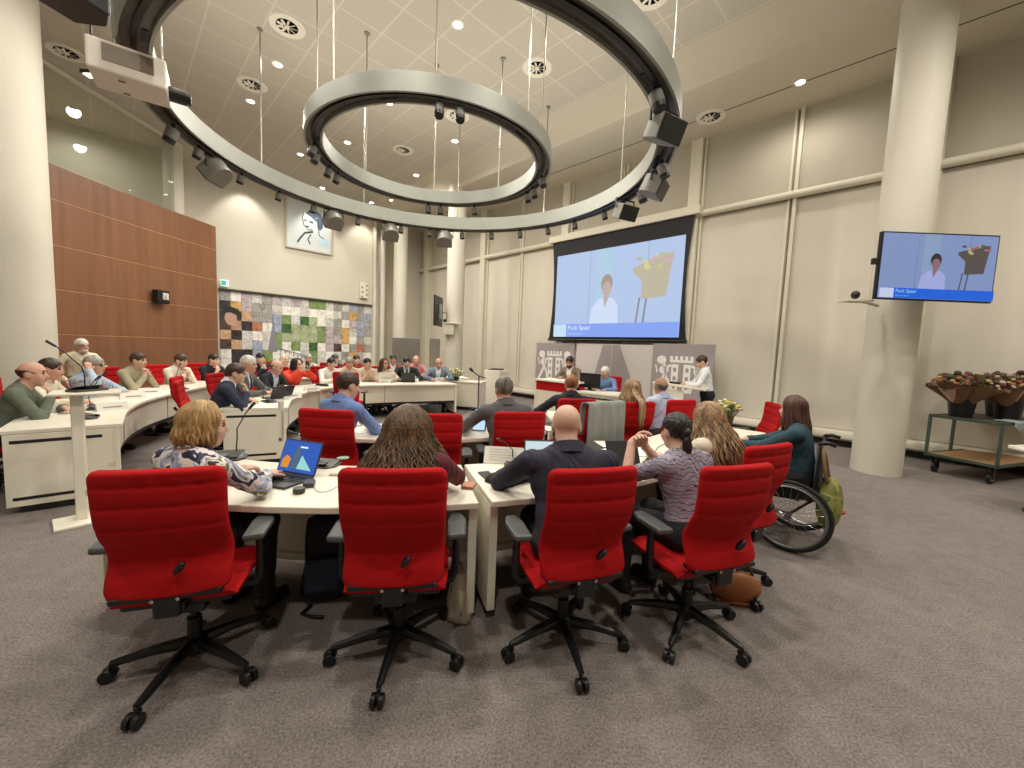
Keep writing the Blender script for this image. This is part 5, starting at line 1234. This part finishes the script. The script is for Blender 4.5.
x, y = spotat(469, 487); t = thing('wallet', 'tan card wallet on the front desk by the seam', 'wallet', (x, y, .741), R(-8)); b = MB(); b.box((0, 0, .009), (.075, .10, .018)); b.build('cover', mat('wallet_tan', (176, 116, 84), .6), t, bevel=.005); b = MB(); b.box((-.03, .03, .009), (.05, .06, .014)); b.build('flap', mat('wallet_brown', (120, 74, 54), .6), t, bevel=.004)
x, y = spotat(506, 482); t = thing('pouch', 'crumpled black cloth pouch on the front desk', 'pouch', (x, y, .741), R(20))
b = MB(); n = 16
for j in range(n+1):
    for i in range(n): pass
vs = []; fs = []
for j in range(9):
    for i in range(20):
        a = 2*PI*i/20; u = j/8; r = (.13-.03*u*u)*(1+.14*math.sin(3*a+1)+.06*math.sin(7*a+u*4))*math.cos(u*PI/2)**.6
        vs.append((r*math.cos(a)*1.05, r*math.sin(a)*.75, .085*math.sin(u*PI/2)*(1+.25*math.sin(2*a))))
for j in range(8):
    for i in range(20): fs.append((j*20+i, j*20+(i+1) % 20, (j+1)*20+(i+1) % 20, (j+1)*20+i))
fs.append(tuple(range(19, -1, -1))); b.add(vs, fs); b.build('cloth', mat('pouch_black', (34, 33, 34), .85, bump=.3, bscale=120), t, smooth=True)
x, y = spotat(487, 476); t = thing('smartphone', 'black phone lying left of the cloth pouch', 'phone', (x, y, .741), R(25)); b = MB(); b.box((0, 0, .006), (.08, .15, .011)); b.build('case', BLACK, t, bevel=.004)
x, y = spotat(494, 472); sheet('small pink printed leaflet beneath the black phone', x, y, 15, .11, .07)
x, y = spotat(497, 463)
t = thing('name_card', 'large white printed card standing before the middle chair', 'card', (x+.05, y, .741), R(-4))
b = MB(); b.box((0, 0, .06), (.30, .004, .13), rx=R(-25)); b.box((0, .05, .06), (.30, .004, .13), rx=R(25)); b.build('folded_card', PAPER, t)
b = MB(); b.T = Matrix.Translation((0, -.0045, .06)) @ Matrix.Rotation(R(-25), 4, 'X')
for z, w in ((.045, .2), (.025, .22), (.005, .21), (-.015, .22), (-.035, .1)): b.box((-.11+w/2, 0, z), (w, .002, .004))
b.build('printed_line', mat('print_pale', (196, 190, 184), .8), t)
for i, (px, py, rz, lb) in enumerate([(640, 452, 18, 'white paper stack on the desk left of the dark haired woman'), (705, 446, 40, 'white paper sheet on the desk right of the dark haired woman'), (613, 444, 10, 'white paper sheet behind the dark tablet')]):
    x, y = spotat(px, py); sheet(lb, x, y, rz, .30, .30 if i == 0 else .24, n=4 if i == 0 else 1)
for px, py, lb in ((672, 428, 'clear water glass on the right desk behind the dark haired woman'), (704, 414, 'clear water glass on the right desk nearer the lectern')):
    x, y = spotat(px, py); tumbler(lb, x, y)
x, y = spotat(709, 444); t = thing('tablet_cover', 'dark blue tablet tilted before the woman with wavy blond hair', 'tablet', (x, y, .741), R(35)); b = MB(); b.box((0, 0, .07), (.2, .01, .15), rx=R(-40)); b.build('cover', mat('cover_navy', (50, 58, 90), .5), t, bevel=.003); b = MB(); b.box((0, .05, .004), (.2, .1, .006)); b.build('flap', DARKSCR, t)
# flower pot on the right desk, flower bowl on the far cabinet
def flowers(name, label, x, y, z, r, cols, pot, n=40, hgt=.2, rr=random.Random(5)):
    t = thing(name, label, 'flowers', (x, y, z))
    b = MB(); b.lathe([(r*.5, 0), (r*.62, .1), (r*.58, .1), (r*.46, .01)], 24); b.build('pot', pot, t, smooth=40)
    b = MB(); lf = mat('leaf_green', (70, 92, 42), .6, var=.2, vscale=30)
    for i in range(n):
        a = rr.random()*6.28; d = rr.random()**.5*r; h = .1+hgt*(1-.5*(d/r)**2)*(.6+.4*rr.random()); p = (d*math.cos(a), d*math.sin(a), h)
        q = (p[0]*1.5, p[1]*1.5, h+.03); b.tube([(p[0]*.4, p[1]*.4, .06), p], .003, n=4)
        u = Vector((-math.sin(a), math.cos(a), 0))*.022; b.add([p, Vector(p)*.5+Vector(q)*.5+u, q, Vector(p)*.5+Vector(q)*.5-u], [(0, 1, 2, 3)])
    b.build('foliage', lf, t)
    for k, c in enumerate(cols):
        b = MB()
        for i in range(n//len(cols)):
            a = rr.random()*6.28; d = rr.random()**.5*r; h = .11+hgt*(1-.5*(d/r)**2)*(.7+.4*rr.random()); b.ball((d*math.cos(a)*1.15, d*math.sin(a)*1.15, h), (.024, .024, .018), 8)
        o = b.build('blossoms', mat('blossom_%d_%d_%d' % c, c, .7), t, smooth=True); o['kind'] = 'stuff'
x, y = spotat(726, 424); flowers('flower_pot', 'yellow green flowers in a pot on the right desk', x, y, .741, .14, [(220, 200, 90), (196, 206, 120), (232, 226, 190)], mat('pot_brown', (96, 78, 62), .6), 50)
flowers('flower_bowl', 'white and yellow flowers in a black bowl on the far low cabinet', -1.52, 10.5, .741, .22, [(226, 222, 200), (214, 196, 110)], BLACK, 60, .2)
# ------------------------------------------------------------------ middle row items
x, y = spotat(376, 424); t = thing('tablet', 'pale blue lit tablet held by the man in the light blue jacket', 'tablet', (-1.17, 4.02, .82), R(-20)); b = MB(); b.box((0, 0, .0), (.2, .01, .26), rx=R(-50)); b.build('casing', DGREY, t, bevel=.003); b = MB(); b.box((0, -.006, -.004), (.18, .003, .24), rx=R(-50)); b.build('screen', mat('screen_blue', (150, 180, 240), .4, emit=.8), t)
x, y = spotat(480, 425); t = thing('tablet', 'small white lit tablet left of the grey suited man', 'tablet', (-.32, 4.15, .86), R(-8)); b = MB(); b.box((0, 0, 0), (.13, .01, .24), rx=R(-24)); b.build('casing', DGREY, t, bevel=.003); b = MB(); b.box((0, -.006, 0), (.12, .003, .22), rx=R(-24)); b.build('screen', mat('screen_cyan', (190, 226, 250), .4, emit=.9), t); b = MB(); b.box((0, .06, -.06), (.1, .01, .13), rx=R(24)); b.build('stand', DGREY, t)
t, M = laptop('dark laptop seen edge-on, its lid tilted, before the curly haired woman', -1.02, 4.72, 100, SCRW, 125, .34, .24, casing=DARKSCR)
t.rotation_euler = (0, 0, R(195))
for px, py, rz, lb in ((385, 430, 20, 'dark microphone unit by the elbow of the man in light blue'), (455, 425, 10, 'dark microphone unit on the middle desk right of the curly hair'), (555, 425, 30, 'dark microphone unit on the middle desk before the red haired man')):
    x, y = spotat(px, py); mic(lb, x, y, rz, short=.5)
for px, py, rz, lb in ((440, 424, 4, 'white paper on the middle desk left of the small white tablet'), (550, 428, 20, 'white paper by the arm of the red haired man'), (362, 430, -8, 'white paper under the arm of the man in light blue')):
    x, y = spotat(px, py); sheet(lb, x, y, rz)
t = thing('microphone_stand', 'thin black microphone stand on the floor in the middle', 'microphone stand', (-.55, 6.6, 0), R(-20))
b = MB(); b.lathe([(.12, 0), (.12, .015), (.02, .03)], 20); b.build('base', BLACKM, t, smooth=40); b = MB(); b.cyl((0, 0, .02), (0, 0, 1.15), .011, n=8); b.build('pole', BLACKM, t); b = MB(); b.tube([(.12, 0, 1.12), (0, 0, 1.15), (-.12, 0, 1.22)], .009, n=6); b.tube([(-.12, 0, 1.22), (-.17, 0, 1.27)], [.018, .024], n=10); b.build('microphone', BLACK, t, smooth=True)
# ------------------------------------------------------------------ left rows items
mic('dark conference microphone on top of the slim lectern', -3.60, 3.36, 265, 1.1125)
for px, py, rz, lb in ((88, 418, 130, 'dark microphone unit nearest the end of the outer left desk'), (96, 409, 130, 'dark microphone unit second from the end of the outer left desk'), (196-15, 389, 150, 'dark microphone unit before the man in the white shirt'), (269, 402, 140, 'dark microphone unit at the aisle end of the inner left desk'), (322, 386, 190, 'dark microphone unit before the woman in the white blouse')):
    x, y = spotat(px, py); mic(lb, x, y, rz)
for i, (px, py, rz, lb) in enumerate([(112, 410, 60, 'clear name plate nearest the lectern on the outer left desk'), (133, 399, 55, 'name plate before the man in the beige jacket'), (150, 394, 52, 'name plate before the man in the white shirt'), (292, 398, 50, 'name plate at the aisle corner of the inner left desk'), (312, 391, 40, 'name plate before the woman in orange'), (385, 383, 10, 'name plate before the woman with long brown hair'), (413, 382, 20, 'name plate before the man in the black jacket'), (440, 381, 25, 'name plate before the bald man in the blue grey jacket'), (352, 387, 20, 'name plate right of the head of the man in light blue')]):
    x, y = spotat(px, py); nameplate(lb, x, y, rz, w=.26, h=.09)
for px, py, lb in ((54, 413, 'paper cup before the man in sage green'), (281, 409, 'paper cup at the end of the inner left desk')):
    x, y = spotat(px, py); cup(lb, x, y)
for px, py, rz, lb in ((250, 404, 20, 'white papers before the man in the navy suit'), (283, 398, 30, 'white papers before the balding man in black'), (30, 416, 10, 'white paper by the cup of the man in sage green'), (160, 392, 40, 'white paper before the man in the white shirt')):
    x, y = spotat(px, py); sheet(lb, x, y, rz, .3, .3)
x, y = spotat(258, 401); laptop('dark slim laptop before the white haired man with the tie', x+.05, y+.35, 330, DARKSCR, 120, .32, .22, casing=DARKSCR)
laptop('black laptop before the man in the black jacket', -2.5, 9.55, 118-180+180-60+230, DARKSCR, 100, .32, .22, casing=DARKSCR)
laptop('white laptop before the woman with long brown hair', -2.95, 9.2, 300, mat('laptop_white', (220, 216, 206), .4), 105, .34, .24, casing=mat('laptop_white', (220, 216, 206), .4))
t = thing('smartphone', 'phone held up by the woman in orange', 'phone', (-3.98, 7.74, 1.15), R(60)); b = MB(); b.box((0, 0, 0), (.075, .01, .15)); b.build('case', DGREY, t, bevel=.003)

# ------------------------------------------------------------------ bags on the floor
x, y = -1.13, 2.42
t = thing('backpack', 'dark navy backpack on the floor right of the woman with the blond bob', 'backpack', (x, y, 0), R(15))
NV = mat('backpack_navy', (18, 20, 32), .75, bump=.2, bscale=200)
b = MB(); vs = []; fs = []
for j in range(15):
    u = j/14
    for i in range(24):
        a = 2*PI*i/24; e = .72; cx, sy = math.copysign(abs(math.cos(a))**e, math.cos(a)), math.copysign(abs(math.sin(a))**e, math.sin(a))
        w = .155*(1-.25*max(0, u-.45)**1.4*2)*(.85+.15*math.sin(PI*min(1, u*2.5)/1)) ; d = .11*(1-.55*u**2)
        if j in (0, 14): w *= .75 if j == 0 else .55; d *= .7
        vs.append((w*cx+.03*math.sin(u*5)*.4, d*sy+.06*u, .008+.50*u+.01*math.sin(5*a+u*7)*(0 < j < 14)))
for j in range(14):
    for i in range(24): fs.append((j*24+i, j*24+(i+1) % 24, (j+1)*24+(i+1) % 24, (j+1)*24+i))
fs += [tuple(range(23, -1, -1)), tuple(14*24+i for i in range(24))]; b.add(vs, fs); b.build('bag_body', NV, t, smooth=True)
b = MB(); b.box((.0, -.11, .2), (.2, .05, .2), rx=R(-6)); b.build('front_pocket', mat('pocket_blue', (30, 40, 66), .7), t, bevel=.02)
b = MB()
for s in (-.08, .08): b.tube([(s, .09, .46), (s*1.3, .16, .36), (s*1.4, .15, .15), (s, .10, .04)], .014, n=6)
b.tube([(-.06, -.12, .02), (-.1, -.18, .012), (-.04, -.22, .012), (.03, -.24, .012)], .01, n=6); b.tube([(-.03, .05, .5), (-.02, .06, .56), (.04, .06, .56), (.05, .05, .5)], .009, n=6); b.build('strap', BLACK, t, smooth=True)
t = thing('tote_bag', 'white cloth tote bag on the floor beside the desk leg', 'bag', (-.27, 2.3, 0), R(20))
TB = ramp_mat('tote_white', [(0, (120, 96, 74)), (.36, (206, 196, 176)), (.6, (220, 210, 190)), (.74, (110, 92, 78))], 7, 'noise', .85, 3, 1.5)
b = MB(); vs = []; fs = []
for j in range(11):
    u = j/10
    for i in range(20):
        a = 2*PI*i/20; r = 1+.08*math.sin(4*a+6*u); vs.append((.075*r*math.cos(a)*(1.1-.35*u)+.03*u, .12*r*math.sin(a)*(1-.35*u), .008+.27*u))
for j in range(10):
    for i in range(20): fs.append((j*20+i, j*20+(i+1) % 20, (j+1)*20+(i+1) % 20, (j+1)*20+i))
fs += [tuple(range(19, -1, -1)), tuple(200+i for i in range(20))]; b.add(vs, fs); b.build('bag_body', TB, t, smooth=True)
b = MB(); b.tube([(.04, -.05, .27), (.05, -.02, .36), (.05, .03, .36), (.04, .06, .27)], .01, n=6); b.build('handle', mat('tote_handle', (214, 206, 190), .8), t, smooth=True)
t = thing('handbag', 'brown leather bag on the floor behind the chair of the woman in lilac', 'bag', (1.52, 2.52, 0), R(-12))
b = MB(); b.ball((0, 0, .11), (.16, .075, .11), 24); b.box((0, 0, .015), (.24, .1, .03)); b.build('bag_body', mat('leather_brown', (150, 88, 44), .5, var=.15, vscale=12), t, smooth=True)
b = MB(); b.tube([(-.10, 0, .20), (-.08, 0, .27), (.06, 0, .27), (.10, 0, .20)], .01, n=6); b.build('handle', mat('leather_dark', (84, 48, 28), .5), t, smooth=True)
t = thing('paper_stack', 'loose papers leaning on the side panel under the front desk', 'paper', (-.24, 2.56, .0), R(18)); b = MB(); b.box((-.02, 0, .3), (.006, .24, .32), ry=R(6)); b.build('sheets', PAPER, t)

# ------------------------------------------------------------------ trolley with flower buckets on the right
t = thing('trolley', 'green framed trolley with wooden shelf by the right wall', 'trolley', (6.40, 6.06, 0), math.atan2(.35, .94))
GR = mat('trolley_green', (74, 88, 78), .5, metal=.2); WD = ramp_mat('trolley_wood', [(0, (150, 112, 74)), (1, (186, 146, 100))], 3, 'noise', .6, 4, 1, (1, 12, 1), const=False)
Lx, Wy = 1.35, -.74
b = MB(); b.box((Lx/2, Wy/2, .275), (Lx-.04, abs(Wy)-.04, .02)); b.build('lower_shelf', WD, t)
b = MB(); b.box((Lx/2, Wy/2, .862), (Lx-.04, abs(Wy)-.04, .02)); b.build('upper_shelf', mat('trolley_top', (92, 84, 72), .6), t)
for (px, py) in ((0, 0), (Lx, 0), (0, Wy), (Lx, Wy), (Lx*.5, 0)):
    b = MB(); b.box((px, py, .56), (.035, .035, .63)); b.build('post', GR, t, bevel=.003)
for z in (.27, .86):
    b = MB()
    for yy in (0, Wy): b.box((Lx/2, yy, z), (Lx+.035, .035, .04))
    for xx in (0, Lx): b.box((xx, Wy/2, z), (.035, abs(Wy), .04))
    b.build('rail', GR, t, bevel=.003)
for (px, py) in ((.1, -.08), (Lx-.1, -.08), (.1, Wy+.08), (Lx-.1, Wy+.08)):
    b = MB(); b.cyl((px, py-.02, .08), (px, py+.02, .08), .08, n=24); c = b.build('caster', BLACK, t, smooth=40, bevel=.008)
    b = MB(); b.cyl((px, py-.024, .08), (px, py+.024, .08), .045, n=20); b.build('wheel_hub', CHROME, c, smooth=40)
    b = MB(); b.box((px, py-.03, .15), (.05, .006, .16)); b.box((px, py+.03, .15), (.05, .006, .16)); b.box((px, py, .235), (.09, .09, .015)); b.build('fork', BLACKM, c)
TM = Matrix.Translation((6.40, 6.06, 0)) @ Matrix.Rotation(math.atan2(.35, .94), 4, 'Z')
def bucket(lx, ly, label, seed, lean=0):
    p = TM @ Vector((lx, ly, .874)); rr = random.Random(seed)
    t = thing('flower_bucket', label, 'flower bucket', (p.x, p.y, .874), 0, 'buckets of bouquets on the trolley')
    b = MB(); b.lathe([(.12, 0), (.155, .27), (.162, .28), (.15, .28), (.116, .01)], 28); b.build('bucket', BLACK, t, smooth=40)
    KR = mat('kraft_paper', (120, 88, 62), .8, var=.15, vscale=9); PK = mat('wrap_pink', (206, 170, 156), .7)
    for k in range(4):
        a = 6.28*k/4+rr.random(); dx, dy = math.cos(a), math.sin(a); ln = .36+.08*rr.random()
        if k == 0: dx, dy = -1.1, -.5
        base = Vector((dx*.05, dy*.05, .16)); tip = Vector((dx*.20, dy*.20, .16+ln)); ax_ = (tip-base).normalized(); q = ax_.to_track_quat('Z', 'Y').to_matrix().to_4x4()
        t2 = thing('bouquet', 'wrapped bouquet standing in a black bucket on the trolley', 'bouquet', (p.x, p.y, .874), 0, 'wrapped bouquets on the trolley')
        b = MB(); b.T = Matrix.Translation(base) @ q
        n = 20; vs = []; fs = []
        for j in range(6):
            u = j/5; 
            for i in range(n):
                an = 2*PI*i/n; r = (.04+.19*u**1.2)*(1+.10*u*math.sin(5*an+k)); vs.append((r*math.cos(an), r*math.sin(an), ln*u*(1+.10*u*math.sin(3*an+k))))
        for j in range(5):
            for i in range(n): fs.append((j*n+i, j*n+(i+1) % n, (j+1)*n+(i+1) % n, (j+1)*n+i))
        b.add(vs, fs); b.build('wrapping_paper', PK if k == 2 else KR, t2, smooth=True)
        for cc, num in (((74, 72, 42), 15), ((176, 150, 92), 6), ((156, 96, 62), 5), ((120, 66, 62), 5), ((196, 168, 150), 5), ((40, 32, 28), 10), ((112, 84, 58), 10)):
            b = MB(); b.T = Matrix.Translation(base) @ q
            for i in range(num):
                an = rr.random()*6.28; r = .2*rr.random()**.5; h = ln*(.86+.32*rr.random()**2); sz = .02+.026*rr.random()
                b.ball((r*math.cos(an), r*math.sin(an), h), (sz, sz, sz*.7), 8)
                b.tube([(r*.4*math.cos(an), r*.4*math.sin(an), ln*.5), (r*math.cos(an), r*math.sin(an), h)], .003, n=4)
            o = b.build('blossoms', mat('bloom_%d_%d_%d' % cc, cc, .7), t2, smooth=True); o['kind'] = 'stuff'
bucket(.2, -.24, 'black flower bucket at the left on the trolley', 1)
bucket(.62, -.56, 'black flower bucket in the middle of the trolley with an orange bloom', 2)
bucket(1.0, -.34, 'black flower bucket at the right end of the trolley', 3)
p = TM @ Vector((.22, -.70, .88)); t = thing('cloth', 'pale blue grey cloth hanging over the trolley edge', 'cloth', (p.x, p.y, 0), math.atan2(.35, .94))
b = MB(); vs = []; fs = []
for j in range(13):
    for i in range(13):
        s, u = i/12, j/12
        if u < .45: yy, zz = .10-.20*u/.45+.02, .892+.008*math.sin(9*s)
        else: yy, zz = -.085-.012*math.sin(8*s), .892-(u-.45)*.22*(.6+.6*math.sin(PI*s))
        vs.append((-.02+.32*s, yy, zz))
for j in range(12):
    for i in range(12): a = j*13+i; fs.append((a, a+1, a+14, a+13))
b.add(vs, fs); o = b.build('cloth_sheet', mat('cloth_blue', (150, 160, 164), .8), t, smooth=True); m_ = o.modifiers.new('thick', 'SOLIDIFY'); m_.thickness = .008
# table corner at the right edge
t = thing('side_table', 'white table corner at the right edge of the view', 'table', (6.07, 4.30, 0), R(20))
b = MB(); b.prism([(-.36, .1), (-.22, -.36), (.3, -.36), (.36, .3), (-.2, .36)], .70, .735); b.build('tabletop', WHITE_DESK, t, bevel=.006)
b = MB(); b.cyl((0, 0, .03), (0, 0, .70), .035, n=14); b.build('pillar_leg', BLACKM, t, smooth=40); b = MB(); b.lathe([(.24, 0), (.24, .015), (.05, .035)], 32); b.build('foot', BLACK, t, smooth=40)

# ------------------------------------------------------------------ render look
SC.view_settings.view_transform = 'Standard'; SC.view_settings.look = 'None'; SC.view_settings.gamma = 1; SC.view_settings.use_curve_mapping = False
SC.view_settings.exposure = EXPOSURE
w = bpy.data.worlds.new('world'); SC.world = w; w.use_nodes = True; w.node_tree.nodes['Background'].inputs[0].default_value = (.9, .85, .75, 1); w.node_tree.nodes['Background'].inputs[1].default_value = .2
SC.cycles.max_bounces = 7; SC.cycles.diffuse_bounces = 4; SC.cycles.use_denoising = True; SC.cycles.sample_clamp_indirect = 6
